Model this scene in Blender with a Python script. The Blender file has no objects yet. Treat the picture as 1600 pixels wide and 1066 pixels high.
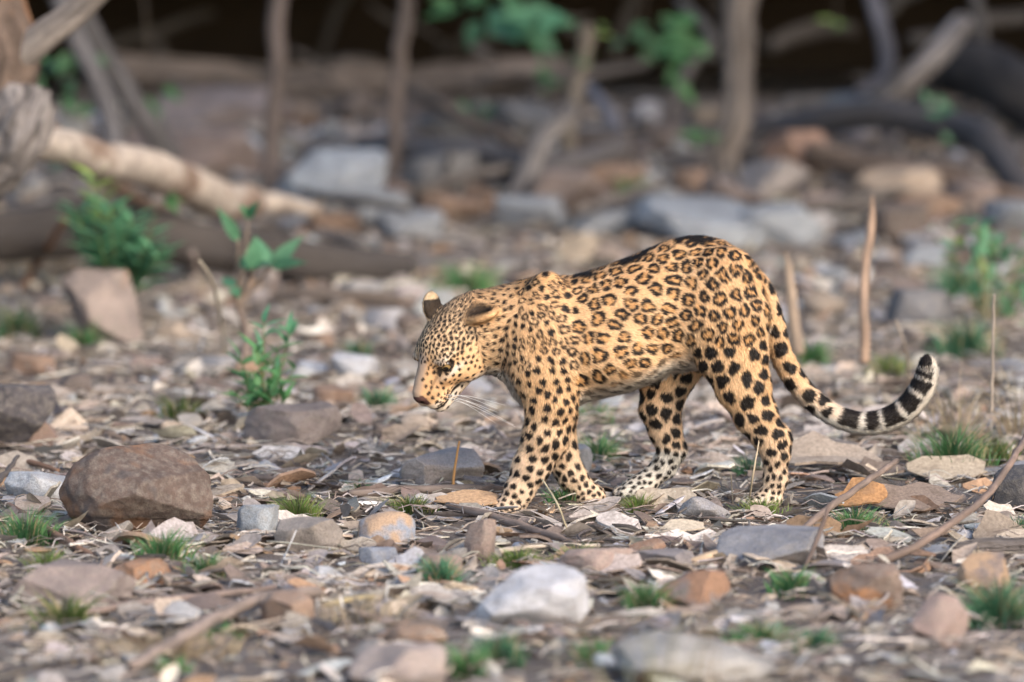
import bpy, math, random
import numpy as np
from mathutils import Vector, Matrix
from mathutils.kdtree import KDTree

R = math.radians
rng = np.random.default_rng(7)
scene = bpy.context.scene

# ------------------------------------------------------------------ camera, sky, sun, exposure
CAM = np.array([0.0, -14.0, 1.9])
FPX = 9100.0                       # focal length in photo pixels (photo is 1600 wide)
TILT = math.atan(970.0 / FPX)
cd = bpy.data.cameras.new("camera")
cam = bpy.data.objects.new("camera", cd)
scene.collection.objects.link(cam)
cam.location = CAM
cam.rotation_euler = (math.pi / 2 - TILT, 0, 0)
cd.sensor_width = 36.0
cd.lens = FPX / 1600.0 * 36.0
cd.clip_start = 0.1
cd.clip_end = 2000.0
cd.dof.use_dof = True
cd.dof.focus_distance = 13.93
cd.dof.aperture_fstop = 1.9
scene.camera = cam

SUN_EL, SUN_AZ = R(30.0), R(142.0)      # azimuth clockwise from +Y: behind the camera, to the right
world = bpy.data.worlds.new("World")
scene.world = world
world.use_nodes = True
wn = world.node_tree
bg = wn.nodes["Background"]
sky = wn.nodes.new("ShaderNodeTexSky")
sky.sky_type = 'NISHITA'
sky.sun_disc = False
sky.sun_elevation = SUN_EL
sky.sun_rotation = SUN_AZ
sky.air_density = 1.0
sky.dust_density = 1.5
wn.links.new(sky.outputs[0], bg.inputs[0])
bg.inputs[1].default_value = 0.15
ld = bpy.data.lights.new("sun", 'SUN')
ld.energy = 1.8
ld.angle = R(32.0)
ld.color = (1.0, 0.87, 0.72)
sun = bpy.data.objects.new("sun", ld)
scene.collection.objects.link(sun)
sdir = Vector((math.sin(SUN_AZ) * math.cos(SUN_EL), math.cos(SUN_AZ) * math.cos(SUN_EL), math.sin(SUN_EL)))
sun.rotation_euler = sdir.to_track_quat('Z', 'Y').to_euler()
sun.location = sdir * 30

scene.view_settings.view_transform = 'Standard'
scene.view_settings.look = 'None'
scene.view_settings.gamma = 1.0
scene.view_settings.exposure = 1.1
scene.view_settings.use_curve_mapping = False
scene.render.engine = 'CYCLES'
scene.cycles.use_denoising = True
scene.cycles.max_bounces = 6
scene.cycles.caustics_reflective = False
scene.cycles.caustics_refractive = False

# ------------------------------------------------------------------ helpers
_ct, _st = math.cos(TILT), math.sin(TILT)
FWD = np.array([0, _ct, -_st]); UPV = np.array([0, _st, _ct]); RGT = np.array([1.0, 0, 0])


def ray(px, py):
    return FWD + RGT * ((px - 800.0) / FPX) + UPV * ((533.0 - py) / FPX)


def P(px, py, Y):
    """world point at depth plane y = Y seen at a photo pixel"""
    d = ray(px, py)
    return CAM + d * ((Y - CAM[1]) / d[1])


def sstep(a, b, x):
    t = np.clip((x - a) / (b - a), 0, 1)
    return t * t * (3 - 2 * t)


def _hash(i, j, k, s):
    h = (i.astype(np.int64) * 374761393 + j.astype(np.int64) * 668265263 + k.astype(np.int64) * 2147483647 + s * 1274126177) & 0xFFFFFFFF
    h = ((h ^ (h >> 13)) * 1274126177) & 0xFFFFFFFF
    h = h ^ (h >> 16)
    return (h & 0xFFFFFF) / float(0xFFFFFF)


def vnoise(p, seed=0):
    p = np.asarray(p, float)
    f = np.floor(p); t = p - f; t = t * t * (3 - 2 * t)
    i, j, k = f[..., 0], f[..., 1], f[..., 2]
    r = 0
    for a in (0, 1):
        wa = t[..., 0] if a else 1 - t[..., 0]
        for b in (0, 1):
            wb = t[..., 1] if b else 1 - t[..., 1]
            for c in (0, 1):
                wc = t[..., 2] if c else 1 - t[..., 2]
                r = r + wa * wb * wc * _hash(i + a, j + b, k + c, seed)
    return r * 2 - 1


def fbm(p, seed=0, octv=3):
    p = np.asarray(p, float); r = 0; a = 1.0; n = 0
    for o in range(octv):
        r = r + a * vnoise(p * (2.03 ** o) + 13.7 * o, seed + o); n += a; a *= 0.5
    return r / n


def ground_z(x, y):
    x = np.asarray(x, float); y = np.asarray(y, float)
    z = 0.27 * sstep(6.0, 11.0, y) - 0.09 * sstep(11.3, 13.0, y)
    q = np.stack([x, y, np.zeros_like(x)], -1)
    z = z + 0.016 * vnoise(q * 1.3, 3) * sstep(0.25, 0.8, np.abs(y)) + 0.006 * vnoise(q * 5.1, 4)
    far = sstep(16, 40, np.hypot(x, y))
    return z + far * 0.6 * vnoise(q * 0.06, 9)


def G(px, py):
    """ground point seen at a photo pixel"""
    d = ray(px, py)
    lo, hi = 8.0, 29.0
    for _ in range(60):
        m = 0.5 * (lo + hi)
        q = CAM + d * m
        if q[2] > float(ground_z(q[0], q[1])):
            lo = m
        else:
            hi = m
    return CAM + d * lo


def ppm(Y):
    """metres per photo pixel at depth Y"""
    return (Y + 14.0) / FPX


def link(o):
    scene.collection.objects.link(o)
    return o


def mesh_np(name, V, faces, mats=(), smooth=True, attrs=None):
    """faces: list of integer arrays (n,3) or (n,4)"""
    me = bpy.data.meshes.new(name)
    V = np.asarray(V, np.float32)
    faces = [np.asarray(f, np.int32) for f in faces if len(f)]
    me.vertices.add(len(V)); me.vertices.foreach_set("co", V.ravel())
    nl = sum(f.size for f in faces); nf = sum(len(f) for f in faces)
    me.loops.add(nl); me.polygons.add(nf)
    me.loops.foreach_set("vertex_index", np.concatenate([f.ravel() for f in faces]))
    st, o = [], 0
    for f in faces:
        st.append(o + np.arange(len(f)) * f.shape[1]); o += f.size
    me.polygons.foreach_set("loop_start", np.concatenate(st).astype(np.int32))
    me.polygons.foreach_set("use_smooth", np.full(nf, bool(smooth)))
    for k, (t, a) in (attrs or {}).items():
        at = me.attributes.new(k, t, 'POINT')
        a = np.asarray(a, np.float32)
        at.data.foreach_set({'FLOAT_COLOR': "color", 'FLOAT_VECTOR': "vector", 'FLOAT': "value"}[t], a.ravel())
    me.update(calc_edges=True)
    for m in mats:
        me.materials.append(m)
    return me


def obj(name, me, parent=None, loc=None, label=None, cat=None, group=None, kind=None, color=None):
    o = link(bpy.data.objects.new(name, me))
    if parent is not None:
        o.parent = parent
    if loc is not None:
        o.location = [float(v) for v in loc]
    if label: o["label"] = label
    if cat: o["category"] = cat
    if group: o["group"] = group
    if kind: o["kind"] = kind
    if color is not None: o.color = (*[float(c) for c in color[:3]], 1.0)
    return o


# ------------------------------------------------------------------ materials
def new_mat(name):
    m = bpy.data.materials.new(name)
    m.use_nodes = True
    nt = m.node_tree
    return m, nt, nt.nodes["Principled BSDF"]


def N(nt, typ, **kw):
    n = nt.nodes.new(typ)
    for k, v in kw.items():
        if k.startswith("i_"):
            n.inputs[int(k[2:])].default_value = v
        else:
            setattr(n, k, v)
    return n


def mixc(nt, fac, a, b, blend='MIX'):
    n = nt.nodes.new("ShaderNodeMix"); n.data_type = 'RGBA'; n.blend_type = blend
    for s, v in ((0, fac), (6, a), (7, b)):
        if hasattr(v, "is_linked") or hasattr(v, "links"):
            nt.links.new(v, n.inputs[s])
        elif s == 0:
            n.inputs[0].default_value = v
        else:
            n.inputs[s].default_value = (*v, 1.0)
    return n.outputs[2]


def ramp(nt, src, stops):
    n = nt.nodes.new("ShaderNodeValToRGB")
    while len(n.color_ramp.elements) < len(stops):
        n.color_ramp.elements.new(0.5)
    for e, (p, c) in zip(n.color_ramp.elements, stops):
        e.position = p; e.color = (c, c, c, 1) if np.isscalar(c) else (*c, 1)
    nt.links.new(src, n.inputs[0])
    return n.outputs[0]


def noise_node(nt, vec, scale, detail=4, rough=0.6, mapscale=None):
    if mapscale is not None:
        mp = N(nt, "ShaderNodeMapping"); mp.inputs[3].default_value = mapscale
        nt.links.new(vec, mp.inputs[0]); vec = mp.outputs[0]
    n = N(nt, "ShaderNodeTexNoise"); n.inputs["Scale"].default_value = scale
    n.inputs["Detail"].default_value = detail; n.inputs["Roughness"].default_value = rough
    nt.links.new(vec, n.inputs["Vector"])
    return n.outputs[0]


def bump(nt, bs, h, strength=0.4, dist=0.01):
    b = N(nt, "ShaderNodeBump"); b.inputs["Strength"].default_value = strength
    b.inputs["Distance"].default_value = dist
    nt.links.new(h, b.inputs["Height"]); nt.links.new(b.outputs[0], bs.inputs["Normal"])
    return b


def stone_material(name, patch=None, patch2=None, patch_scale=6.0, patch_lo=0.5, rough=0.85):
    """stone: the object's own colour, mottled, with fine relief; optional patches of another colour"""
    m, nt, bs = new_mat(name)
    geo = N(nt, "ShaderNodeNewGeometry").outputs["Position"]
    oi = N(nt, "ShaderNodeObjectInfo")
    n1 = noise_node(nt, geo, 9, 5)
    n2 = noise_node(nt, geo, 55, 4)
    n3 = noise_node(nt, geo, 240, 3)
    c = mixc(nt, ramp(nt, n1, [(0.3, 0.0), (0.7, 1.0)]), (0.55, 0.54, 0.56), (1.25, 1.2, 1.15))
    c = mixc(nt, 1.0, oi.outputs["Color"], c, 'MULTIPLY')
    c = mixc(nt, ramp(nt, n2, [(0.42, 0.0), (0.75, 0.5)]), c, (0.30, 0.26, 0.22))
    if patch:
        pn = noise_node(nt, geo, patch_scale, 3, 0.55)
        c = mixc(nt, ramp(nt, pn, [(patch_lo, 0.0), (patch_lo + 0.08, 0.9)]), c, patch)
    if patch2:
        mp = N(nt, "ShaderNodeVectorMath", operation='ADD'); mp.inputs[1].default_value = (3.1, 7.7, 1.3)
        nt.links.new(geo, mp.inputs[0])
        pn = noise_node(nt, mp.outputs[0], patch_scale * 1.3, 3, 0.55)
        c = mixc(nt, ramp(nt, pn, [(patch_lo + .04, 0.0), (patch_lo + 0.1, 0.85)]), c, patch2)
    c = mixc(nt, ramp(nt, n3, [(0.35, 0.35), (0.6, 0.0)]), c, (0.05, 0.045, 0.04))
    nt.links.new(c, bs.inputs["Base Color"])
    bs.inputs["Roughness"].default_value = rough
    bs.inputs["Specular IOR Level"].default_value = 0.25
    h = N(nt, "ShaderNodeMath", operation='ADD'); nt.links.new(n2, h.inputs[0]); nt.links.new(n3, h.inputs[1])
    bump(nt, bs, h.outputs[0], 0.5, 0.006)
    return m


def bark_material(name, dark=0.35, light=1.3, fib=0.10, scale=30, bstr=0.6, bdist=0.012, patch=None, patch_lo=0.55):
    m, nt, bs = new_mat(name)
    at = N(nt, "ShaderNodeAttribute", attribute_name="tube").outputs["Vector"]
    oi = N(nt, "ShaderNodeObjectInfo")
    n1 = noise_node(nt, at, scale, 5, 0.65, (1, 1, fib))
    n2 = noise_node(nt, at, scale * 0.22, 4, 0.6, (1, 1, 0.5))
    n3 = noise_node(nt, at, scale * 4, 3, 0.6, (1, 1, fib * 2))
    c = mixc(nt, ramp(nt, n1, [(0.3, 0.0), (0.68, 1.0)]), (dark,) * 3, (light,) * 3)
    c = mixc(nt, 1.0, oi.outputs["Color"], c, 'MULTIPLY')
    if patch:
        c = mixc(nt, ramp(nt, n2, [(patch_lo, 0.0), (patch_lo + .1, 0.85)]), c, patch)
    else:
        c = mixc(nt, ramp(nt, n2, [(0.4, 0.45), (0.65, 0.0)]), c, (0.09, 0.075, 0.065))
    nt.links.new(c, bs.inputs["Base Color"])
    bs.inputs["Roughness"].default_value = 0.85
    bs.inputs["Specular IOR Level"].default_value = 0.2
    h = N(nt, "ShaderNodeMath", operation='ADD'); nt.links.new(n1, h.inputs[0]); nt.links.new(n3, h.inputs[1])
    bump(nt, bs, h.outputs[0], bstr, bdist)
    return m


def litter_material(name, use_attr=True, transl=0.0, scale=120):
    m, nt, bs = new_mat(name)
    geo = N(nt, "ShaderNodeNewGeometry").outputs["Position"]
    if use_attr:
        col = N(nt, "ShaderNodeAttribute", attribute_name="Col").outputs["Color"]
    else:
        col = N(nt, "ShaderNodeObjectInfo").outputs["Color"]
    n1 = noise_node(nt, geo, scale, 4, 0.65)
    n2 = noise_node(nt, geo, scale * 0.2, 3)
    c = mixc(nt, ramp(nt, n1, [(0.3, 0.0), (0.7, 1.0)]), (0.62, 0.60, 0.58), (1.2, 1.18, 1.15))
    c = mixc(nt, 1.0, col, c, 'MULTIPLY')
    c = mixc(nt, ramp(nt, n2, [(0.5, 0.0), (0.72, 0.5)]), c, (0.16, 0.115, 0.085))
    nt.links.new(c, bs.inputs["Base Color"])
    bs.inputs["Roughness"].default_value = 0.8
    bs.inputs["Specular IOR Level"].default_value = 0.25
    bump(nt, bs, n1, 0.4, 0.003)
    if transl:
        tr = N(nt, "ShaderNodeBsdfTranslucent"); nt.links.new(c, tr.inputs[0])
        mx = N(nt, "ShaderNodeMixShader"); mx.inputs[0].default_value = transl
        nt.links.new(bs.outputs[0], mx.inputs[1]); nt.links.new(tr.outputs[0], mx.inputs[2])
        nt.links.new(mx.outputs[0], nt.nodes["Material Output"].inputs[0])
    return m


def leaf_material(name, transl=0.3, rough=0.5):
    m, nt, bs = new_mat(name)
    geo = N(nt, "ShaderNodeNewGeometry").outputs["Position"]
    col = N(nt, "ShaderNodeAttribute", attribute_name="Col").outputs["Color"]
    n1 = noise_node(nt, geo, 40, 3)
    c = mixc(nt, ramp(nt, n1, [(0.3, 0.0), (0.7, 1.0)]), (0.7, 0.75, 0.7), (1.25, 1.2, 1.1))
    c = mixc(nt, 1.0, col, c, 'MULTIPLY')
    nt.links.new(c, bs.inputs["Base Color"])
    bs.inputs["Roughness"].default_value = rough
    tr = N(nt, "ShaderNodeBsdfTranslucent"); nt.links.new(c, tr.inputs[0])
    mx = N(nt, "ShaderNodeMixShader"); mx.inputs[0].default_value = transl
    nt.links.new(bs.outputs[0], mx.inputs[1]); nt.links.new(tr.outputs[0], mx.inputs[2])
    nt.links.new(mx.outputs[0], nt.nodes["Material Output"].inputs[0])
    return m


# ------------------------------------------------------------------ shapes
def catmull(pts, n):
    pts = np.asarray(pts, float)
    if len(pts) == 2:
        t = np.linspace(0, 1, n)[:, None]
        return pts[0] * (1 - t) + pts[1] * t
    p = np.vstack([2 * pts[0] - pts[1], pts, 2 * pts[-1] - pts[-2]])
    seg = len(pts) - 1
    u = np.linspace(0, seg, n); i = np.minimum(u.astype(int), seg - 1); t = (u - i)[:, None]
    a, b, c, d = p[i], p[i + 1], p[i + 2], p[i + 3]
    return 0.5 * (2 * b + (c - a) * t + (2 * a - 5 * b + 4 * c - d) * t ** 2 + (3 * b - a - 3 * c + d) * t ** 3)


def tube(pts, rad, sides=8, n=None, seed=0, wob=0.0, rough=0.0, rough_scale=12.0, jag=0.0):
    """swept closed tube; returns V, faces, tube-coordinates"""
    pts = np.asarray(pts, float); rad = np.asarray(rad, float)
    n = n or max(2, len(pts) * 3)
    C = catmull(pts, n)
    u = np.linspace(0, len(pts) - 1, n)
    r = np.interp(u, np.arange(len(rad)) * (len(pts) - 1) / max(1, len(rad) - 1), rad)
    if wob:
        L = np.linalg.norm(C[-1] - C[0]) + 1e-9
        s = np.linspace(0, 1, n) * max(3, L / (np.mean(r) * 5))
        for a in range(3):
            C[:, a] += wob * np.mean(r) * vnoise(np.stack([s, s * 0 + a * 7.1, s * 0], -1), seed + 21)
    T = np.gradient(C, axis=0); T /= np.linalg.norm(T, axis=1)[:, None] + 1e-12
    a0 = np.array([0, 0, 1.0]) if abs(T[0, 2]) < 0.9 else np.array([1.0, 0, 0])
    Nn = np.zeros_like(C); v = np.cross(T[0], a0); v /= np.linalg.norm(v)
    for i in range(n):
        v = v - T[i] * np.dot(v, T[i]); v /= np.linalg.norm(v) + 1e-12; Nn[i] = v
    B = np.cross(T, Nn)
    th = np.arange(sides) * 2 * math.pi / sides
    arc = np.concatenate([[0], np.cumsum(np.linalg.norm(np.diff(C, axis=0), axis=1))])
    ct, s_ = np.cos(th), np.sin(th)
    rr = np.repeat(r[:, None], sides, 1)
    if rough:
        q = np.stack([np.tile(ct, (n, 1)) * r.mean() * rough_scale * 1.5, np.tile(s_, (n, 1)) * r.mean() * rough_scale * 1.5,
                      np.repeat(arc[:, None], sides, 1) * rough_scale * 0.5], -1)
        rr = rr * (1 + rough * fbm(q, seed, 3))
    V = C[:, None] + Nn[:, None] * (ct[None, :, None] * rr[..., None]) + B[:, None] * (s_[None, :, None] * rr[..., None])
    if jag:
        rs = np.random.default_rng(seed + 5)
        V[-1] += T[-1] * (rs.uniform(-1, 1, (sides, 1)) * jag); V[0] += T[0] * (rs.uniform(-1, 1, (sides, 1)) * jag)
    tc = np.stack([np.tile(ct, (n, 1)) * rr, np.tile(s_, (n, 1)) * rr, np.repeat(arc[:, None], sides, 1)], -1)
    V = V.reshape(-1, 3); tc = tc.reshape(-1, 3)
    i = np.arange(n - 1)[:, None] * sides; j = np.arange(sides)[None]; k = (j + 1) % sides
    F = np.stack([i + j, i + k, i + sides + k, i + sides + j], -1).reshape(-1, 4)
    V = np.vstack([V, C[0] - T[0] * r[0] * 0.15, C[-1] + T[-1] * r[-1] * 0.3])
    tc = np.vstack([tc, tc[0] * 0, tc[-1] * [0, 0, 1]])
    a, b = len(V) - 2, len(V) - 1
    jj = np.arange(sides); kk = (jj + 1) % sides
    E1 = np.stack([kk, jj, np.full(sides, a)], -1)
    E2 = np.stack([(n - 1) * sides + jj, (n - 1) * sides + kk, np.full(sides, b)], -1)
    return V, [F, np.vstack([E1, E2])], tc


def tube_obj(name, pts, rad, mat, color, parent=None, origin=None, **kw):
    meta = {k: kw.pop(k) for k in ("label", "cat", "group", "kind") if k in kw}
    V, F, tc = tube(pts, rad, **kw)
    o0 = np.asarray(pts[0], float) if origin is None else np.asarray(origin, float)
    me = mesh_np(name, V - o0, F, [mat], True, {"tube": ('FLOAT_VECTOR', tc + (kw.get("seed", 0) * 0.37 % 5))})
    return obj(name, me, parent, o0 if parent is None else o0 - np.array(parent.location), color=color, **meta)


class MB:
    """collects many small pieces with a colour each into one mesh"""
    def __init__(s):
        s.V, s.T, s.Q, s.C, s.n = [], [], [], [], 0

    def add(s, V, faces, col):
        V = np.asarray(V, float)
        for f in faces:
            f = np.asarray(f)
            (s.T if f.shape[1] == 3 else s.Q).append(f + s.n)
        c = np.asarray(col, float)
        s.C.append(np.tile(c, (len(V), 1)) if c.ndim == 1 else c)
        s.V.append(V); s.n += len(V)

    def mesh(s, name, mat, smooth=True):
        fs = []
        if s.T: fs.append(np.vstack(s.T))
        if s.Q: fs.append(np.vstack(s.Q))
        C = np.vstack(s.C); C = np.hstack([C, np.ones((len(C), 1))])
        return mesh_np(name, np.vstack(s.V), fs, [mat], smooth, {"Col": ('FLOAT_COLOR', C)})


def ico(sub):
    t = (1 + 5 ** 0.5) / 2
    V = [(-1, t, 0), (1, t, 0), (-1, -t, 0), (1, -t, 0), (0, -1, t), (0, 1, t), (0, -1, -t), (0, 1, -t), (t, 0, -1), (t, 0, 1), (-t, 0, -1), (-t, 0, 1)]
    F = [(0, 11, 5), (0, 5, 1), (0, 1, 7), (0, 7, 10), (0, 10, 11), (1, 5, 9), (5, 11, 4), (11, 10, 2), (10, 7, 6), (7, 1, 8),
         (3, 9, 4), (3, 4, 2), (3, 2, 6), (3, 6, 8), (3, 8, 9), (4, 9, 5), (2, 4, 11), (6, 2, 10), (8, 6, 7), (9, 8, 1)]
    V = [np.array(v) / np.linalg.norm(v) for v in V]
    for _ in range(sub):
        mid, F2 = {}, []
        def m(a, b):
            k = (min(a, b), max(a, b))
            if k not in mid:
                v = V[a] + V[b]; V.append(v / np.linalg.norm(v)); mid[k] = len(V) - 1
            return mid[k]
        for a, b, c in F:
            x, y, z = m(a, b), m(b, c), m(c, a)
            F2 += [(a, x, z), (b, y, x), (c, z, y), (x, y, z)]
        F = F2
    return np.array(V), np.array(F)


ICO = [ico(i) for i in range(6)]


def stone_shape(seed, sub=3, cuts=9, rough=0.04, round_=0.0, power=1.0):
    """unit stone filling about [-.5,.5]^3: a ball cut by planes, then roughened"""
    rs = np.random.default_rng(seed)
    V, F = ICO[sub]; V = V.copy()
    for _ in range(cuts):
        n = rs.normal(size=3); n /= np.linalg.norm(n)
        d = rs.uniform(0.34, 0.74) + round_
        e = V @ n - d
        V = V - np.where(e > 0, e * (1.0 - 0.06), 0)[:, None] * n
    V = V * (1 + rough * fbm(V * 1.7 + seed * 3.1, seed, 3)[:, None] * 2.2)
    V = V * (1 + rough * 0.5 * fbm(V * 6.0 + seed * 1.1, seed + 9, 2)[:, None])
    lo, hi = V.min(0), V.max(0)
    V = (V - (lo + hi) / 2) / (hi - lo)
    return V, F
# ------------------------------------------------------------------ ground and bank
def soil_material():
    m, nt, bs = new_mat("soil")
    geo = N(nt, "ShaderNodeNewGeometry").outputs["Position"]
    n1 = noise_node(nt, geo, 3.0, 5); n2 = noise_node(nt, geo, 28, 6, 0.7); n3 = noise_node(nt, geo, 170, 4, 0.7)
    c = mixc(nt, ramp(nt, n1, [(0.35, 0.0), (0.65, 1.0)]), (0.17, 0.142, 0.13), (0.29, 0.25, 0.228))
    c = mixc(nt, ramp(nt, n2, [(0.4, 0.0), (0.7, 0.7)]), c, (0.36, 0.31, 0.28))
    c = mixc(nt, ramp(nt, n3, [(0.4, 0.6), (0.62, 0.0)]), c, (0.05, 0.04, 0.033))
    nt.links.new(c, bs.inputs["Base Color"]); bs.inputs["Roughness"].default_value = 0.95
    bs.inputs["Specular IOR Level"].default_value = 0.1
    h = N(nt, "ShaderNodeMath", operation='ADD'); nt.links.new(n2, h.inputs[0]); nt.links.new(n3, h.inputs[1])
    bump(nt, bs, h.outputs[0], 0.8, 0.012)
    return m


M_SOIL = soil_material()


def sheet(xs, ys):
    X, Y = np.meshgrid(xs, ys, indexing='ij')
    Z = ground_z(X, Y)
    q = np.stack([X, Y, 0 * X], -1)
    Z = Z + 0.004 * fbm(q * 18, 12, 2)
    V = np.stack([X, Y, Z], -1).reshape(-1, 3)
    nx, ny = len(xs), len(ys)
    i = np.arange(nx - 1)[:, None] * ny; j = np.arange(ny - 1)[None]
    F = np.stack([i + j, i + ny + j, i + ny + j + 1, i + j + 1], -1).reshape(-1, 4)
    return V, F


def graded(a, b, step, far, growth=1.25):
    mid = list(np.arange(a, b + 1e-6, step)); lo_, hi_, s = [], [], step
    p = a
    while p > -far:
        s *= growth; p -= s; lo_.append(p)
    p, s = b, step
    while p < far:
        s *= growth; p += s; hi_.append(p)
    return np.array(lo_[::-1] + mid + hi_)


V, F = sheet(graded(-3.4, 3.4, 0.04, 400), graded(-4.2, 13.5, 0.05, 400))
obj("ground", mesh_np("ground", V, [F], [M_SOIL]), kind="structure")

# undercut earth bank closing the view: back wall, slope above, and an unseen overhanging lip added to shade the hollow
prof = np.array([(14.6, -.2), (14.7, .45), (14.4, .85), (13.4, 1.02), (12.2, 1.00), (11.2, .95), (10.75, 1.02), (10.7, 1.25), (11.0, 1.7), (12.0, 2.3),
                 (14.5, 3.1), (20.0, 4.3), (40.0, 6.0), (90.0, 7.0)])
pf = catmull(prof, 70)
xs = np.linspace(-24, 24, 240)
Vb = np.zeros((len(xs), len(pf), 3))
Vb[..., 0] = xs[:, None]; Vb[..., 1] = pf[None, :, 0]; Vb[..., 2] = pf[None, :, 1]
nz_ = fbm(Vb * 1.1, 51, 4); nz2 = fbm(Vb * 4.0 + 9, 53, 3)
Vb[..., 1] += nz_ * .35 + nz2 * .07; Vb[..., 2] += nz2 * .06 + nz_ * .10
Vb[..., 2] += .12 * np.sin(xs * .7)[:, None] * (pf[None, :, 1] > .7)
i = np.arange(len(xs) - 1)[:, None] * len(pf); j = np.arange(len(pf) - 1)[None]
F = np.stack([i + j, i + j + 1, i + len(pf) + j + 1, i + len(pf) + j], -1).reshape(-1, 4)
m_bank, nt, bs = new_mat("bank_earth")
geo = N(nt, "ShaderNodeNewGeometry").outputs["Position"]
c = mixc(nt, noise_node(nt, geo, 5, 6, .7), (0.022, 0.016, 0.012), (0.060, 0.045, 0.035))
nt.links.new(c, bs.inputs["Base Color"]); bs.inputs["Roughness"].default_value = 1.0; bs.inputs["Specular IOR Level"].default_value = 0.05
obj("shading_bank_terrain", mesh_np("shading_bank_terrain", Vb.reshape(-1, 3), [F], [m_bank]), kind="structure")
# ------------------------------------------------------------------ logs, trunks, branches, stakes and sticks
M_BARK = bark_material("grey_bark", .22, 1.35, fib=.07, scale=36, bstr=1.0, bdist=.02)
M_PALEBARK = bark_material("pale_bark", .55, 1.2, fib=.5, scale=18, patch=(.16, .10, .07), patch_lo=.52)
M_REDBARK = bark_material("flaky_bark", .3, 1.3, fib=.35, scale=22, bstr=1.0, bdist=.02, patch=(.30, .15, .075), patch_lo=.48)
M_DARKBARK = bark_material("dark_bark", .4, 1.3)
M_TWIG = bark_material("twig_bark", .6, 1.25, fib=.15, scale=90, bstr=.3, bdist=.003)


def PL(l):
    return [P(*t) for t in l]


def wood(name, nodes, rpx, mat, color, label, cat, seed, sides=18, n=44, rough=.16, rs=12, wob=.35, jag=.01, group=None, parent=None):
    """nodes: (px, py, Y); rpx: radii in photo pixels"""
    pts = PL(nodes)
    Ys = np.interp(np.linspace(0, len(nodes) - 1, len(rpx)), np.arange(len(nodes)), [q[2] for q in nodes])
    rad = [r * ppm(Y) for r, Y in zip(rpx, Ys)]
    kw = dict(label=label, cat=cat, group=group) if parent is None else {}
    return tube_obj(name, pts, rad, mat, color, parent=parent, sides=sides, n=n, seed=seed, rough=rough, rough_scale=rs, wob=wob, jag=jag, **kw)


GREY = (.27, .235, .215); DGREY = (.125, .115, .12); PBRN = (.36, .265, .205); TAN = (.40, .31, .24)
# left: leaning trunk with its branch, slab of loose bark
tt = obj("leaning_tree", None, loc=P(-290, 545, 3.4), label="flaky orange and grey leaning tree trunk at upper left with a broken side branch", cat="tree")
wood("trunk", [(-290, 548, 3.4), (-200, 380, 3.2), (-60, 235, 3.1), (-12, 120, 3.05), (-16, 20, 3.05), (-40, -190, 3.1), (-40, -800, 3.2)], [105, 90, 78, 62, 60, 56, 44], M_REDBARK, (.15, .108, .085), "", "", 3, sides=28, n=90, rough=.14, rs=10, parent=tt)
wood("branch", [(18, 98, 3.02), (75, 52, 3.0), (120, 18, 3.0), (190, -45, 3.0), (320, -160, 3.1)], [26, 24, 22, 18, 10], M_BARK, (.30, .255, .225), "", "", 5, n=30, wob=.1, parent=tt)
for k_, (a, b, c_, w) in enumerate([((52, 150), (25, 225), (-45, 330), 38), ((30, 140), (0, 225), (-70, 310), 36), ((80, 172), (55, 238), (-5, 312), 13)]):
    wood("bark_strip", [(*a, 2.98 + .02 * k_), (*b, 2.92 + .02 * k_), (*c_, 2.96 + .02 * k_)], [w * .55, w, w * .9, w * .4], M_BARK, (.30, .265, .25), "", "", 60 + k_, sides=40, n=60, rough=.38, rs=34, parent=tt)
wood("fallen_log", [(30, 218, 3.3), (140, 243, 4.2), (250, 275, 5.1), (340, 308, 6.0), (402, 326, 6.6)], [25, 29, 31, 32, 26], M_PALEBARK, (.46, .385, .33),
     "pale smooth fallen log slanting down from the leaning tree", "log", 11, sides=22, n=60, rough=.05)
wood("fallen_branch", [(392, 318, 6.7), (430, 318, 6.9), (490, 330, 7.2)], [17, 16, 9], M_PALEBARK, (.48, .40, .34), "short pale broken branch at the lower end of the pale log", "branch", 12)
wood("fallen_branch", [(70, 195, 5.3), (150, 265, 5.6), (230, 322, 5.9), (300, 352, 6.0)], [11, 13, 12, 9], M_BARK, (.30, .21, .16), "thin brown branch lying under the pale fallen log", "branch", 13)
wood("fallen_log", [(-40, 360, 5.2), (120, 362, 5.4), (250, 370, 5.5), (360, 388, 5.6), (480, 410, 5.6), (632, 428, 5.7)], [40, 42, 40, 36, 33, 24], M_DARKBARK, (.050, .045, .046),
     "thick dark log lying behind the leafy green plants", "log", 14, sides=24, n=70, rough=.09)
wood("fallen_log", [(640, 424, 6.0), (760, 415, 6.2), (905, 408, 6.4)], [20, 24, 19], M_BARK, (.19, .175, .18), "grey log end on the ground behind the leopard's head", "log", 15, sides=20)
wood("leaning_branch", [(88, -10, 7.0), (130, 80, 7.0), (165, 170, 7.0), (182, 232, 7.0)], [14, 15, 15, 14], M_BARK, (.22, .21, .225), "bluish grey branch leaning beside the tree trunk, nearer of two", "branch", 16)
wood("leaning_branch", [(105, -30, 7.8), (165, 80, 7.8), (215, 170, 7.9), (262, 248, 8.0)], [16, 17, 18, 22], M_BARK, (.19, .18, .19), "darker grey branch leaning behind the nearer slanted branch", "branch", 17)
wood("fallen_log", [(150, 110, 10.9), (300, 112, 11.0), (420, 122, 11.1), (520, 132, 11.1), (640, 128, 11.1), (760, 112, 11.0), (900, 98, 10.9)], [24, 27, 28, 33, 26, 25, 15], M_BARK, (.27, .22, .195),
     "long pale brown log lying across the back below the dark hollow", "log", 18, sides=20, n=70, rough=.12)
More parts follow.
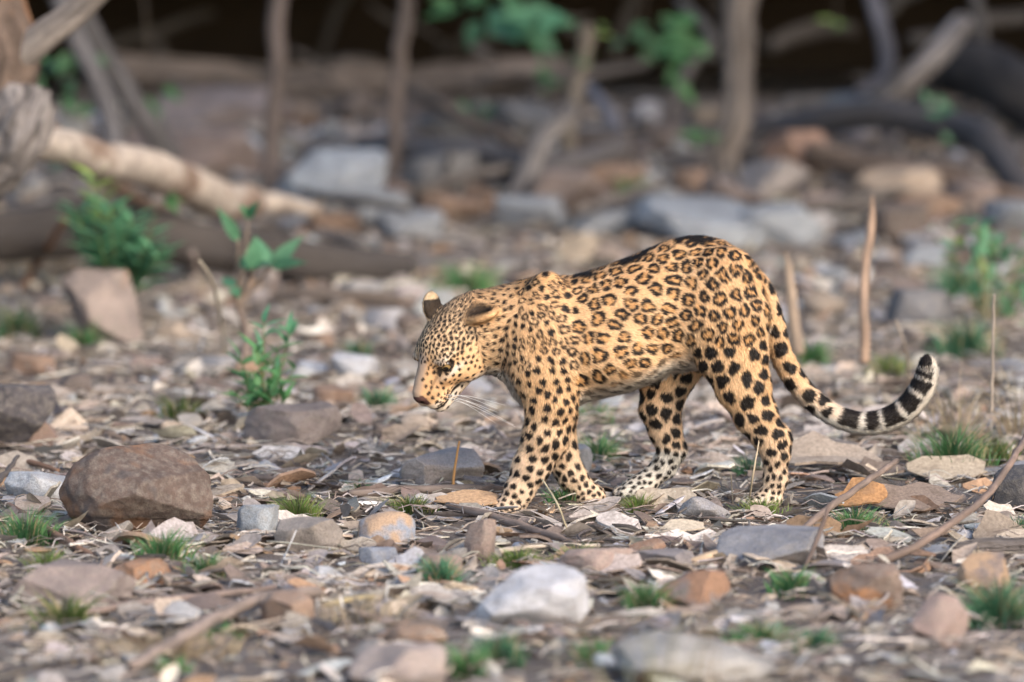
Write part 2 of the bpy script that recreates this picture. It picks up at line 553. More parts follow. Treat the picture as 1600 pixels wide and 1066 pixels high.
# thin upright stems
wood("sapling_stem", [(418, 330, 8.0), (424, 220, 8.0), (430, 110, 8.0), (436, 0, 8.0), (448, -260, 8.1)], [12, 14, 13.5, 14, 12], M_BARK, (.24, .19, .175), "bare thin upright stem beside the pale blue rock", "stem", 21)
wood("sapling_stem", [(612, 300, 8.6), (616, 200, 8.6), (620, 110, 8.6), (632, 20, 8.6), (630, -240, 8.7)], [11, 12, 12, 12, 10], M_BARK, (.26, .205, .185), "bare thin upright stem rising from the middle of the back log", "stem", 22)
wood("tree_trunk", [(1130, 320, 8.4), (1140, 240, 8.4), (1148, 150, 8.4), (1155, 60, 8.4), (1160, -40, 8.4), (1166, -400, 8.4)], [26, 24, 24, 25, 27, 26], M_BARK, (.29, .245, .22), "slim pale upright tree trunk behind the leopard's back", "tree", 23, sides=18)
# middle tangle
wood("fallen_branch", [(640, 140, 9.6), (690, 165, 9.3), (750, 198, 8.9), (822, 238, 8.5)], [11, 13, 13, 12], M_BARK, (.33, .23, .165), "orange brown branch slanting down to the right behind the stems", "branch", 24)
wood("leaning_branch", [(792, 335, 7.6), (825, 270, 7.8), (858, 210, 8.0), (890, 172, 8.2)], [16, 20, 17, 14], M_BARK, (.25, .225, .215), "thick grey branch leaning up to the right from a dark gap", "branch", 25)
wood("leaning_branch", [(885, 270, 8.6), (893, 190, 8.6), (905, 120, 8.7), (922, 40, 8.7)], [13, 12, 12, 12], M_BARK, (.30, .25, .20), "upright brown branch stub with green moss at its tip", "branch", 26)
wood("fallen_branch", [(914, 130, 9.4), (945, 172, 9.1), (968, 210, 8.8)], [9, 12, 10], M_BARK, (.34, .31, .33), "short pale violet grey branch leaning in the middle tangle", "branch", 27)
wood("fallen_log", [(560, 222, 8.8), (640, 235, 8.6), (740, 245, 8.4), (860, 262, 8.2), (980, 230, 8.3)], [15, 20, 26, 24, 14], M_DARKBARK, (.12, .115, .128), "dark slate grey log low behind the pale blue rock", "log", 28)
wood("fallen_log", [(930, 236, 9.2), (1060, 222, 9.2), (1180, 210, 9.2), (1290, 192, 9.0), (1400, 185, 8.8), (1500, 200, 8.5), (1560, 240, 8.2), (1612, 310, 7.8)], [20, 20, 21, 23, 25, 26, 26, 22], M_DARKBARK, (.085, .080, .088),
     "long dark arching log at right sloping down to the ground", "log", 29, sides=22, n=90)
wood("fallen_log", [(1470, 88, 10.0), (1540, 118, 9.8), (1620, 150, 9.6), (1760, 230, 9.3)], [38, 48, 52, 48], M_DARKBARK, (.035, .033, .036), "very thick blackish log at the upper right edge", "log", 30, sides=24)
wood("leaning_branch", [(1378, 160, 9.1), (1420, 125, 9.1), (1462, 80, 9.2), (1505, 32, 9.4)], [22, 18, 20, 16], M_BARK, (.34, .30, .285), "pale broken branch resting on the dark arching log", "branch", 31)
wood("hanging_vine", [(1350, -40, 9.7), (1372, 20, 9.6), (1388, 80, 9.5), (1380, 118, 9.4), (1340, 145, 9.3)], [13, 13, 13, 11, 8], M_BARK, (.185, .175, .20), "violet grey twisted vine hanging beside the pale broken branch", "vine", 32)
wood("sapling_stem", [(1540, 110, 10.2), (1530, 40, 10.2), (1522, -60, 10.3)], [8, 9, 9], M_BARK, (.17, .155, .15), "dim thin stem above the very thick blackish log", "stem", 33)
wood("fallen_branch", [(1060, 0, 10.3), (1100, 40, 10.1), (1118, 90, 10.0)], [8, 9, 8], M_BARK, (.18, .165, .155), "dim curved twig behind the slim upright trunk", "branch", 34)
wood("fallen_log", [(1270, 240, 8.4), (1380, 262, 8.2), (1500, 278, 8.0), (1620, 330, 7.7)], [18, 24, 24, 20], M_BARK, (.31, .215, .16), "brown half buried log under the dark arching log", "log", 35)
wood("fallen_log", [(430, 462, 5.0), (510, 462, 4.9), (620, 468, 4.8)], [10, 13, 10], M_BARK, (.33, .26, .215), "thin brown stick log in front of the dark log", "log", 36)
# stakes behind the rump
wood("wooden_stake", [(1349, 568, 2.2), (1350, 500, 2.2), (1352, 420, 2.25), (1357, 385, 2.27), (1361, 345, 2.28), (1361, 308, 2.28)], [8.5, 8, 7.5, 7, 7, 2], M_TWIG, (.36, .245, .175), "tall thin pointed stake standing behind the tail", "stake", 41, sides=12, rough=.08, jag=.002)
wood("wooden_stake", [(1245, 550, 2.9), (1240, 480, 2.9), (1234, 430, 2.9), (1228, 396, 2.9)], [11, 9.5, 8, 3], M_TWIG, (.36, .27, .20), "short broken stake standing just behind the rump", "stake", 42, sides=12, jag=.002)
wood("dry_stalk", [(1549, 645, .9), (1551, 560, .9), (1553, 460, .9)], [2.6, 2.4, 1.8], M_TWIG, (.40, .33, .27), "thin straight dry stalk right of the curled tail", "stalk", 43, sides=8, rough=.03, jag=.001)
wood("dry_stalk", [(712, 800, .12), (708, 760, .12), (710, 735, .12), (717, 690, .12)], [2.6, 2.4, 2.2, 1.6], M_TWIG, (.52, .28, .11), "orange dry stalk upright in front of the leopard's chest", "stalk", 44, sides=8, rough=.03, jag=.001)


def gstick(name, nodes, rpx, color, label, seed, cat="stick", mat=None, lift=0.0, sides=10, rough=.12, wob=.28, n=30):
    """a stick lying on the ground: nodes (px, py, height above ground in m)"""
    pts = []
    for q in nodes:
        g = G(q[0], q[1]); g = g.copy()
        if len(q) > 2 and q[2] > 0:
            # same pixel, nearer to the camera along its ray, until it is q[2] above the ground
            d = (g - CAM); t = q[2] / -d[2]; g = g - d * t
        pts.append(g + np.array([0, 0, lift]))
    rad = [r * ppm(p[1]) for r, p in zip(np.interp(np.linspace(0, 1, len(pts)), np.linspace(0, 1, len(rpx)), rpx), pts)]
    return tube_obj(name, pts, rad, mat or M_TWIG, color, sides=sides, n=n, seed=seed, rough=rough, rough_scale=25, wob=wob, jag=.004, label=label, cat=cat)


gstick("fallen_branch", [(205, 1040, .03), (270, 1005, .04), (340, 965, .05), (410, 935, .05), (500, 925, .04)], [9, 11, 11, 9], (.27, .21, .18), "long curved grey brown branch in the blurred lower left front", 71, "branch")
gstick("fallen_branch", [(90, 965, .02), (200, 945, .03), (330, 930, .03), (440, 915, .02)], [5, 6, 6, 4], (.27, .20, .17), "thin brown branch lying above the long curved branch", 72, "branch")
gstick("forked_twig", [(1255, 892, .03), (1282, 830, .10), (1296, 788, .15)], [3, 4, 3], (.15, .105, .085), "short dark upright twig crossing the slanting stick", 73, "twig")
gstick("fallen_stick", [(1240, 838, .03), (1300, 790, .075), (1345, 758, .095), (1402, 720, .11)], [5, 6, 5.5, 4.5], (.26, .19, .155), "brown slanting stick behind the short dark twig at right", 74)
gstick("fallen_stick", [(1366, 882, .02), (1440, 848, .06), (1500, 808, .10), (1550, 765, .13), (1590, 705, .17), (1604, 678, .18)], [7, 6.5, 6, 5.5, 4.5], (.25, .175, .14), "long brown stick rising to the right edge", 75)
gstick("fallen_log", [(1490, 862, .02), (1560, 855, .025), (1660, 850, .03)], [13, 15, 16], (.23, .20, .19), "dark grey stick log at the right edge near the front", 76, "log", M_BARK)
gstick("fallen_stick", [(545, 770, .025), (640, 766, .03), (720, 764, .03), (790, 764, .025)], [6, 8, 8, 6], (.22, .17, .145), "dark straight stick lying before the leading front paw", 77)
gstick("fallen_stick", [(540, 772, .01), (580, 780, .012), (640, 785, .01)], [3, 4, 3], (.52, .43, .33), "pale curved stick lying left of the leading paw", 78)
gstick("fallen_stick", [(700, 790, .02), (770, 808, .02), (840, 830, .02), (900, 850, .01)], [6, 7, 6.5, 4], (.25, .185, .15), "brown stick running under the leading front paw", 79)
gstick("fallen_stick", [(10, 788, .02), (60, 820, .03), (110, 850, .02), (150, 872, .01)], [6, 7.5, 7, 4], (.26, .15, .10), "reddish brown stick leaning down left of the big boulder", 80)
gstick("fallen_stick", [(-20, 770, .03), (8, 740, .05), (28, 714, .06)], [5, 5, 3], (.10, .085, .08), "blackish twig at the left edge beside the boulder", 81)
gstick("fallen_stick", [(28, 716, .04), (60, 726, .03), (92, 736, .02)], [5, 4.5, 4], (.24, .13, .08), "short red brown stick pointing at the big boulder", 82)
gstick("fallen_stick", [(370, 745, .015), (420, 748, .02), (480, 758, .01)], [4, 5, 3], (.16, .125, .11), "dark thin stick right of the big boulder", 83)
gstick("fallen_stick", [(385, 756, .01), (420, 762, .014), (470, 764, .01)], [5, 7, 5], (.36, .21, .13), "orange brown stick chunk just below the dark thin stick", 84)
gstick("fallen_stick", [(985, 892, .01), (1060, 884, .02), (1110, 868, .03), (1150, 862, .02), (1200, 884, .01)], [6, 7.5, 8, 7, 4], (.50, .37, .25), "bent pale orange stick in the middle front", 85)
gstick("fallen_stick", [(775, 862, .01), (850, 852, .014), (935, 852, .01)], [4, 4.5, 3], (.62, .52, .42), "straight pale stick in front of the trailing front paw", 86)
gstick("fallen_stick", [(505, 945, .02), (560, 936, .03), (640, 928, .02)], [4, 5, 4], (.50, .40, .22), "yellowish curved stick in the lower middle front", 87)
gstick("fallen_stick", [(1280, 925, .02), (1315, 945, .03), (1350, 965, .02)], [6, 7, 5], (.50, .35, .22), "short pale orange stick in the right front", 88)
gstick("fallen_stick", [(1250, 780, .008), (1290, 784, .01), (1345, 783, .008)], [2, 2.2, 1.5], (.5, .43, .35), "thin pale straw behind the slanting stick", 89)
gstick("fallen_stick", [(1100, 735, .01), (1150, 728, .015), (1230, 738, .01)], [4, 4, 3], (.45, .38, .31), "thin pale stick behind the hind paws", 90)
gstick("fallen_stick", [(1210, 700, .01), (1280, 690, .02), (1360, 700, .02), (1440, 690, .01)], [6, 7, 6, 4], (.36, .30, .26), "grey stick lying below the tail", 91)
gstick("grass_straw", [(890, 840, .0), (872, 790, .07), (848, 750, .12)], [1.4, 1.8, 1.6], (.62, .52, .33), "single pale straw leaning across the leading front leg", 92, "straw", sides=6, wob=.2)
gstick("grass_straw", [(1168, 800, .0), (1176, 745, .09), (1186, 690, .17)], [1.4, 1.8, 1.2], (.55, .44, .30), "tan straw standing before the near hind leg", 93, "straw", sides=6, wob=.2)
gstick("grass_straw", [(1145, 790, .0), (1142, 740, .08)], [1.2, 1.0], (.6, .5, .38), "thin pale straw standing left of the near hind paw", 94, "straw", sides=6, wob=.2, n=10)
gstick("dry_stalk", [(352, 555, .0), (345, 500, .15), (332, 440, .33), (312, 408, .42)], [3, 3.2, 3, 2], (.62, .54, .42), "pale bent dry stalk left of the broad leaved sapling", 95, "stalk", sides=7, wob=.2)
gstick("dry_stalk", [(300, 450, .0), (302, 425, .06), (300, 395, .13)], [9, 8, 5], (.27, .22, .20), "short grey brown stub before the dark log", 96, "stub", sides=8, wob=.2)
gstick("dry_stalk", [(1410, 620, .0), (1418, 560, .15), (1400, 500, .27)], [2, 2.4, 1.6], (.45, .37, .30), "thin bent dry stalk touching the tip of the tail", 97, "stalk", sides=7, wob=.2)
gstick("fallen_branch", [(30, 455, .0), (60, 410, .09), (100, 345, .24)], [7, 7, 6], (.30, .15, .08), "rusty red stick leaning below the leaning tree", 98, "stick")

# dim branches deep in the hollow
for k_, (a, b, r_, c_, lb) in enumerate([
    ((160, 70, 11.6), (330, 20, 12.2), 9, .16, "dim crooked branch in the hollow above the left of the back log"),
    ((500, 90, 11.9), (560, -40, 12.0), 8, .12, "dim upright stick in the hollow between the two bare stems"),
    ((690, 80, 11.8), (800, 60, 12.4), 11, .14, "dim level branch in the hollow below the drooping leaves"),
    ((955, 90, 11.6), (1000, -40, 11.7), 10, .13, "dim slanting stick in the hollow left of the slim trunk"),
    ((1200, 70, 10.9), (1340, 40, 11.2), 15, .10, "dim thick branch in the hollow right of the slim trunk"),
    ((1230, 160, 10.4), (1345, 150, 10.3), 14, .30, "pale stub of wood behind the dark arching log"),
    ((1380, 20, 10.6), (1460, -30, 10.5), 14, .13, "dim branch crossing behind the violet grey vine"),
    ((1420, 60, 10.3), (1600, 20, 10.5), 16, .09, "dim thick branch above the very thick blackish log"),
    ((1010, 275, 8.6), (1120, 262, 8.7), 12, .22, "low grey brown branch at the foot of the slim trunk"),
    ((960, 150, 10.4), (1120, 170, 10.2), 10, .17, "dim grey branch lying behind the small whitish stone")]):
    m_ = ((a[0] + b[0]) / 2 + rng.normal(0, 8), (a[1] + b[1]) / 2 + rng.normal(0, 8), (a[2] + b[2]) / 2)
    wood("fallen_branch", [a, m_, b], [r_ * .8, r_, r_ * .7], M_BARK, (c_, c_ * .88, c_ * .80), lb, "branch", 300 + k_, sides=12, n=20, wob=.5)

for k_, (a, b, r_, c_, lb) in enumerate([
    ((655, 300, 7.4), (800, 262, 7.9), 10, .20, "grey brown branch lying across the slope left of the leaning branch"),
    ((900, 330, 7.0), (1040, 290, 7.6), 9, .24, "thin brown branch on the slope behind the leopard's back"),
    ((1240, 330, 7.2), (1420, 300, 7.5), 11, .16, "dark branch lying below the brown half buried log"),
    ((470, 300, 7.4), (640, 330, 7.0), 8, .10, "dark thin branch crossing below the pale blue rock"),
    ((500, 365, 6.5), (570, 385, 6.2), 12, .42, "short pale wood chunk right of the pale fallen log"),
    ((1040, 190, 9.6), (1120, 60, 9.9), 9, .15, "dim branch leaning against the slim pale trunk"),
    ((820, 150, 10.2), (1010, 100, 10.6), 10, .16, "dim branch above the mossy stub"),
    ((1180, 255, 8.6), (1330, 232, 8.8), 11, .13, "dark branch just under the arching log"),
    ((60, 330, 6.0), (240, 300, 6.6), 14, .11, "dark branch in the gap under the pale fallen log")]):
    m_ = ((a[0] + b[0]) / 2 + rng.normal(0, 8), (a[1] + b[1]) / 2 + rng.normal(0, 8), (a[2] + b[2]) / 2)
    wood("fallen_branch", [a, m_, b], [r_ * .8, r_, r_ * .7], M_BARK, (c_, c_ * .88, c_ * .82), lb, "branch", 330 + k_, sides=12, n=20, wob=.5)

# thin dead branches and roots tangled between the logs
rb = np.random.default_rng(63)
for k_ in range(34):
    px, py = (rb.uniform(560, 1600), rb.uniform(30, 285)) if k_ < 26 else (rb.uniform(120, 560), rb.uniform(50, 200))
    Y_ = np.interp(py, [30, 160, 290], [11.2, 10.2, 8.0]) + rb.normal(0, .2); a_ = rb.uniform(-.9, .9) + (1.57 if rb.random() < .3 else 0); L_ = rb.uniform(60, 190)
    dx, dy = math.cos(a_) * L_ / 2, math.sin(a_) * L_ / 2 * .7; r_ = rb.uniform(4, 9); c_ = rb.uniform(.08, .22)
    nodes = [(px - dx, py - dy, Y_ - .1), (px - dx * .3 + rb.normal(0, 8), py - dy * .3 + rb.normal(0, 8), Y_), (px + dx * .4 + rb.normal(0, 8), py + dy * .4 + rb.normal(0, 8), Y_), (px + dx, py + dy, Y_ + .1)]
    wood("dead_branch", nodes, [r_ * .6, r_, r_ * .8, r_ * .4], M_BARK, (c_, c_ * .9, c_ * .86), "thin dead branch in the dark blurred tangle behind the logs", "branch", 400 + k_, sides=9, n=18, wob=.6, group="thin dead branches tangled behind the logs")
# ------------------------------------------------------------------ rocks one can name
M_STONE = stone_material("stone")
M_BOULDER = stone_material("boulder_stone", patch=(.225, .120, .070), patch2=(.065, .058, .062), patch_scale=6.0, patch_lo=.52)
M_TWOTONE = stone_material("two_tone_stone", patch=(.44, .29, .18), patch_scale=9, patch_lo=.50)  # tan patches paint the sunlit face of the two toned rock
M_SLATE = stone_material("slate_stone", rough=.7)
PROTO = {}
MARKS = []


def stone_proto(seed, sub, cuts, rough, round_):
    k = (seed, sub, cuts, rough, round_)
    if k not in PROTO:
        PROTO[k] = stone_shape(*k[:2], cuts, rough, round_)
    return PROTO[k]


def rock(name, px, py, w, h, depth, color, label, seed, mat=None, cat="rock", sub=4, cuts=10, rough=.055, round_=0.0, rz=0.0, tilt=0.0, sink=.12, shape=None):
    """px centre, py of the front foot, width and height in photo pixels, depth as a share of the width"""
    g = G(px, py); s = ppm(g[1])
    W, Hh, D = w * s, h * s / .99, w * s * depth
    if w < 100: sub = min(sub, 3)
    V, F = stone_proto(seed, sub, cuts, rough, round_)
    V = V.copy()
    V[:, 2] = np.where(V[:, 2] < -.5 + sink, -.5 + sink + (V[:, 2] + .5 - sink) * .4, V[:, 2])
    if not shape:                                   # broken flat faces
        rq = np.random.default_rng(seed + 77)
        for q in range(2):
            A = np.array(Matrix.Rotation(rq.uniform(0, 6.28), 3, 'Z') @ Matrix.Rotation(rq.normal(0, .25), 3, 'X'))
            W_ = np.clip(V @ A.T, -rq.uniform(.36, .44, 3), rq.uniform(.34, .44, 3)); V = V * .08 + .92 * (W_ @ A)
        V = (V - (V.min(0) + V.max(0)) / 2) / (V.max(0) - V.min(0))
        V = V * (1 + .035 * fbm(V * 9 + seed, seed, 2)[:, None])
    if shape: V = shape(V)
    V = V * np.array([W, D, Hh / (1 - sink)]) * 1.04
    c = g + np.array([0, D * .42, Hh * .5 - Hh * sink * .4])
    me = mesh_np(name, V, [F], [mat or M_STONE], True)
    me.set_sharp_from_angle(angle=R(38))
    o = obj(name, me, None, c, label=label, cat=cat, color=color)
    o.rotation_euler = (tilt, 0, rz)
    MARKS.append((label, c, max(W, D)))
    return o


def dome(V):
    V = V.copy(); t = V[:, 2] + .5
    V[:, 0] *= 1 - .16 * t ** 2; V[:, 2] -= .07 * (V[:, 0] + .3) * (t > .3); return V


rock("boulder", 209, 842, 246, 138, .72, (.125, .090, .076), "big rounded rusty brown boulder at left", 2, M_BOULDER, "boulder", sub=5, cuts=9, rough=.040, round_=.24, sink=.10, shape=dome)
rock("boulder", 10, 708, 150, 100, .8, (.085, .078, .085), "dark slate boulder at the left edge above the big one", 5, M_STONE, "boulder", cuts=6, round_=.1)
rock("boulder", 158, 545, 125, 118, .8, (.30, .245, .225), "blurred greyish boulder with an orange flank, upper left", 9, stone_material("orange_flank_stone", patch=(.44, .24, .12), patch_scale=5, patch_lo=.54), "boulder", cuts=10, round_=.02, rough=.06)
rock("rock", 515, 330, 175, 90, .6, (.36, .41, .48), "pale blue grey block of rock with a sloping end", 11, M_SLATE, cuts=8, sub=4)
rock("rock", 1105, 392, 210, 72, .9, (.29, .33, .385), "flat blue grey slab behind the leopard's rump, larger of two", 14, M_SLATE, cuts=9)
rock("rock", 1225, 385, 130, 62, .9, (.31, .345, .39), "smaller blue grey slab right of the larger one", 17, M_SLATE, cuts=9)
rock("rock", 832, 990, 172, 95, .7, (.53, .54, .58), "white rounded rock in the lower middle front", 21, M_SLATE, cuts=9, round_=.05)
rock("rock", 1085, 1080, 270, 76, .8, (.36, .35, .335), "broad pale grey rock cut by the lower edge of the picture", 122, M_STONE, cuts=9, rough=.10, round_=.05, shape=dome)
rock("rock", 603, 860, 88, 56, .8, (.30, .33, .39), "two toned rock, blue grey with its sunlit face painted in tan patches", 25, M_TWOTONE, cuts=8)
rock("rock", 402, 842, 66, 50, .9, (.30, .33, .36), "smooth grey pebble rock between the boulder and the flat stone", 26, M_SLATE, cuts=6, round_=.12)
rock("rock", 480, 868, 106, 54, .8, (.33, .29, .26), "flat tan grey stone with a sloping right side", 27, M_STONE, cuts=8)
rock("rock", 590, 890, 60, 32, .9, (.27, .30, .36), "small dark blue grey stone below the two toned rock", 28, M_SLATE, cuts=8)
rock("rock", 1098, 822, 88, 42, .8, (.40, .39, .40), "grey wedge of stone in front of the far hind paw", 31, M_SLATE, cuts=9)
rock("rock", 1205, 893, 168, 58, .9, (.30, .30, .32), "large flat slate grey slab in front of the near hind paw", 32, M_SLATE, cuts=12, rough=.06)
rock("rock", 1085, 958, 116, 62, .8, (.20, .165, .165), "dark brown rock with an orange face, middle right front", 35, stone_material("ruddy_stone", patch=(.30, .165, .10), patch_scale=8, patch_lo=.49), cuts=8)
rock("rock", 1540, 930, 84, 62, .8, (.235, .19, .18), "brown rock with an orange right face near the right edge", 36, M_TWOTONE, cuts=8)
rock("rock", 1468, 1015, 96, 82, .7, (.36, .27, .245), "square pinkish brown block in the lower right front", 87, M_STONE, cuts=7)
rock("rock", 1352, 955, 120, 70, .7, (.225, .165, .135), "broken brown stone with a rusty top in the right front", 38, stone_material("rusty_top_stone", patch=(.42, .20, .09), patch_scale=6, patch_lo=.5), cuts=9)
rock("rock", 1590, 800, 80, 66, .9, (.075, .075, .085), "dark blackish slab of rock at the right edge", 39, M_SLATE, cuts=10)
rock("rock", 750, 884, 50, 70, .7, (.30, .225, .19), "upright broken stone with sunlight painted on as orange patches", 42, stone_material("painted_sun_stone", patch=(.50, .28, .14), patch_scale=9, patch_lo=.5), cuts=9, sink=.05)  # orange patches stand in for sun on the stone's right side
rock("rock", 690, 905, 64, 36, .9, (.27, .205, .18), "low brown stone left of the upright broken stone", 43, M_STONE, cuts=8)
rock("rock", 690, 768, 130, 58, .8, (.42, .36, .33), "blurred pale pinkish rock behind the straight dark stick", 44, M_STONE, cuts=7, round_=.1)
rock("rock", 455, 705, 150, 66, .8, (.20, .165, .155), "blurred dark brown low rock behind the pale sliver", 45, M_STONE, cuts=7, round_=.1)
rock("rock", 880, 760, 90, 60, .8, (.36, .35, .35), "blurred grey rock behind the front legs", 46, M_STONE, cuts=8)
rock("rock", 1440, 515, 110, 60, .8, (.14, .145, .165), "dark blurred rock behind the curled tail", 47, M_SLATE, cuts=8)
rock("rock", 555, 595, 74, 40, .8, (.48, .50, .55), "whitish blurred stone left of the leopard's muzzle", 48, M_SLATE, cuts=7, round_=.1)
rock("rock", 600, 520, 60, 36, .8, (.40, .41, .46), "small pale bluish stone behind the leopard's ear", 49, M_SLATE, cuts=7, round_=.1)
rock("rock", 350, 205, 230, 60, .6, (.29, .235, .225), "broad dim brown rock below the long back log", 50, M_STONE, cuts=7, round_=.08)
rock("rock", 300, 275, 200, 70, .6, (.25, .195, .185), "dim brown rock above the pale slanting log", 51, M_STONE, cuts=7, round_=.08)
rock("rock", 590, 250, 150, 44, .7, (.36, .30, .265), "low tan rock behind the pale blue rock", 52, M_STONE, cuts=7)
rock("rock", 1010, 200, 40, 40, .9, (.50, .50, .55), "small whitish stone in the dark tangle near the slim trunk", 53, M_SLATE, cuts=6, round_=.1)
rock("rock", 1250, 280, 110, 70, .8, (.33, .20, .145), "rust brown rock under the dark arching log", 54, M_STONE, cuts=8)
rock("rock", 1210, 318, 120, 66, .8, (.32, .29, .285), "grey brown rock in the shade right of the slim trunk", 55, M_STONE, cuts=8)
rock("rock", 1400, 325, 150, 60, .8, (.42, .335, .27), "tan rock slab below the brown half buried log", 56, M_STONE, cuts=8)
rock("rock", 60, 700 , 70, 40, .8, (.27, .185, .15), "brown wedge of stone behind the big boulder", 57, M_STONE, cuts=8)
rock("rock", 62, 790, 110, 48, .8, (.40, .42, .45), "pale grey stone pressed against the big boulder's left", 58, M_SLATE, cuts=8)
rock("rock", 1010, 880, 60, 34, .9, (.36, .22, .15), "rust coloured small stone in the middle front", 59, M_STONE, cuts=8)
rock("rock", 1030, 905, 120, 40, .9, (.30, .27, .27), "low grey stone behind the dark brown rock", 60, M_STONE, cuts=8)
rock("rock", 110, 955, 190, 66, .7, (.27, .22, .205), "low purple brown rock in the blurred left front", 61, M_STONE, cuts=7, round_=.08)
rock("rock", 448, 985, 84, 54, .8, (.30, .21, .16), "round brown stone in the lower left front", 62, M_STONE, cuts=7, round_=.1)
rock("rock", 650, 1015, 96, 34, .8, (.33, .225, .16), "flat orange brown stone in the lower middle front", 63, M_STONE, cuts=7, round_=.1)
rock("rock", 620, 1075, 150, 60, .7, (.40, .33, .30), "big pale pinkish stone at the lower edge", 64, M_STONE, cuts=7, round_=.1)
rock("rock", 215, 920, 100, 40, .8, (.33, .185, .11), "orange brown stone below the boulder's grass", 65, M_STONE, cuts=8)
rock("rock", 930, 905, 120, 44, .8, (.36, .27, .235), "pinkish brown stone behind the white rounded rock", 66, M_STONE, cuts=8)

# scattered rocks on the slope behind, background shade darkened into their colours
rk = np.random.default_rng(41)
HUE = [("grey", (.36, .36, .375)), ("pinkish brown", (.36, .28, .255)), ("dark brown", (.17, .135, .125)), ("blue grey", (.36, .40, .46)), ("tan", (.44, .36, .29)), ("rusty", (.33, .215, .155))]
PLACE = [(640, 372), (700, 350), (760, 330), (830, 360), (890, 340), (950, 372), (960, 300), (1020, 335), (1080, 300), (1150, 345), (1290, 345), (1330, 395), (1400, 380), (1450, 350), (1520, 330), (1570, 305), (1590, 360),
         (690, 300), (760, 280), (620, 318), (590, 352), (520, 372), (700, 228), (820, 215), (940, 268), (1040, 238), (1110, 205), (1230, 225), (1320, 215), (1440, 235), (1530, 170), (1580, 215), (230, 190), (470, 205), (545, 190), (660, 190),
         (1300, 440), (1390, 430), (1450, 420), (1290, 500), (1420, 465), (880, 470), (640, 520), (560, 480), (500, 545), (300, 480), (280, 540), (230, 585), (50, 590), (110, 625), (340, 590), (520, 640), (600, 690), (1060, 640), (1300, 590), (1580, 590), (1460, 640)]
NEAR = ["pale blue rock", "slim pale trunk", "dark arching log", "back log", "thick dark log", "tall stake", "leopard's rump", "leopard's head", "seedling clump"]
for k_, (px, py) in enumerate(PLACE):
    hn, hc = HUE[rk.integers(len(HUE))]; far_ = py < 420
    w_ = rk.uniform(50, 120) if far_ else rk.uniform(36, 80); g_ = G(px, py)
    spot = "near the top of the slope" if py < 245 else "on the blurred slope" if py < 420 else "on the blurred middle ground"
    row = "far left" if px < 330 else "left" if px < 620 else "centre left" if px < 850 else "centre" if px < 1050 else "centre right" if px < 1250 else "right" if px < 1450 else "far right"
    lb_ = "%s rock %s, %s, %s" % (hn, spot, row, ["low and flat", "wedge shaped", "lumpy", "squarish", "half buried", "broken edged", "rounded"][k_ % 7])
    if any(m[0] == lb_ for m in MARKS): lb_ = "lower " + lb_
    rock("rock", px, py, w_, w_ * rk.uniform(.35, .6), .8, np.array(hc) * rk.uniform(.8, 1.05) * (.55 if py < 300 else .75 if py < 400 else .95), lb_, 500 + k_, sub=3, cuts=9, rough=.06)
# ------------------------------------------------------------------ green plants and grass
M_LEAF = leaf_material("green_leaf", .28, .55)
M_GRASS = leaf_material("grass_blade", .30, .6)
G_MID = np.array([.070, .180, .068]); G_BLUE = np.array([.072, .190, .105]); G_LIME = np.array([.160, .235, .060]); G_DARK = np.array([.040, .100, .045])


def leaf_geo(base, dirv, up, L, W, droop=.2, fold=.25, n=6, point=.6):
    """a leaf blade: folded along its midrib and drooping; real curved sheet"""
    d = dirv / np.linalg.norm(dirv); s = np.cross(d, up); s /= np.linalg.norm(s) + 1e-9; u = np.cross(s, d)
    t = np.linspace(0, 1, n)
    w = W * np.sin(np.pi * np.clip(t, .02, .98) ** point) * .5
    mid = base + d * (L * t)[:, None] - u * (droop * L * t ** 2)[:, None]
    lf = mid + s * w[:, None] + u * (fold * w)[:, None]; rt = mid - s * w[:, None] + u * (fold * w)[:, None]
    V = np.stack([lf, mid, rt], 1).reshape(-1, 3)
    i = np.arange(n - 1)[:, None] * 3
    F = np.vstack([i + [0, 1, 4, 3], i + [1, 2, 5, 4]])
    return V, F


def wloc(o):
    return np.array(o.location) + (wloc(o.parent) if o.parent else 0)


def leaf_obj(name, parent, base, dirv, L, W, col, up=(0, -.3, 1), **kw):
    V, F = leaf_geo(np.zeros(3), np.asarray(dirv, float), np.asarray(up, float), L, W, **kw)
    c = np.clip(col * rng.uniform(.8, 1.2), 0, 1)
    me = mesh_np(name, V, [F], [M_LEAF], True, {"Col": ('FLOAT_COLOR', np.tile([*c, 1], (len(V), 1)))})
    return obj(name, me, parent, np.asarray(base) - wloc(parent))


M_STEM = bark_material("plant_stem", .7, 1.2, scale=60, bstr=.2, bdist=.002)


def plant(name, base, label, cat="plant"):
    return obj(name, None, loc=base, label=label, cat=cat)


def stem(parent, pts, r, col):
    return tube_obj("stem", pts, r, M_STEM, col, parent=parent, sides=7, n=14, seed=int(rng.integers(999)))


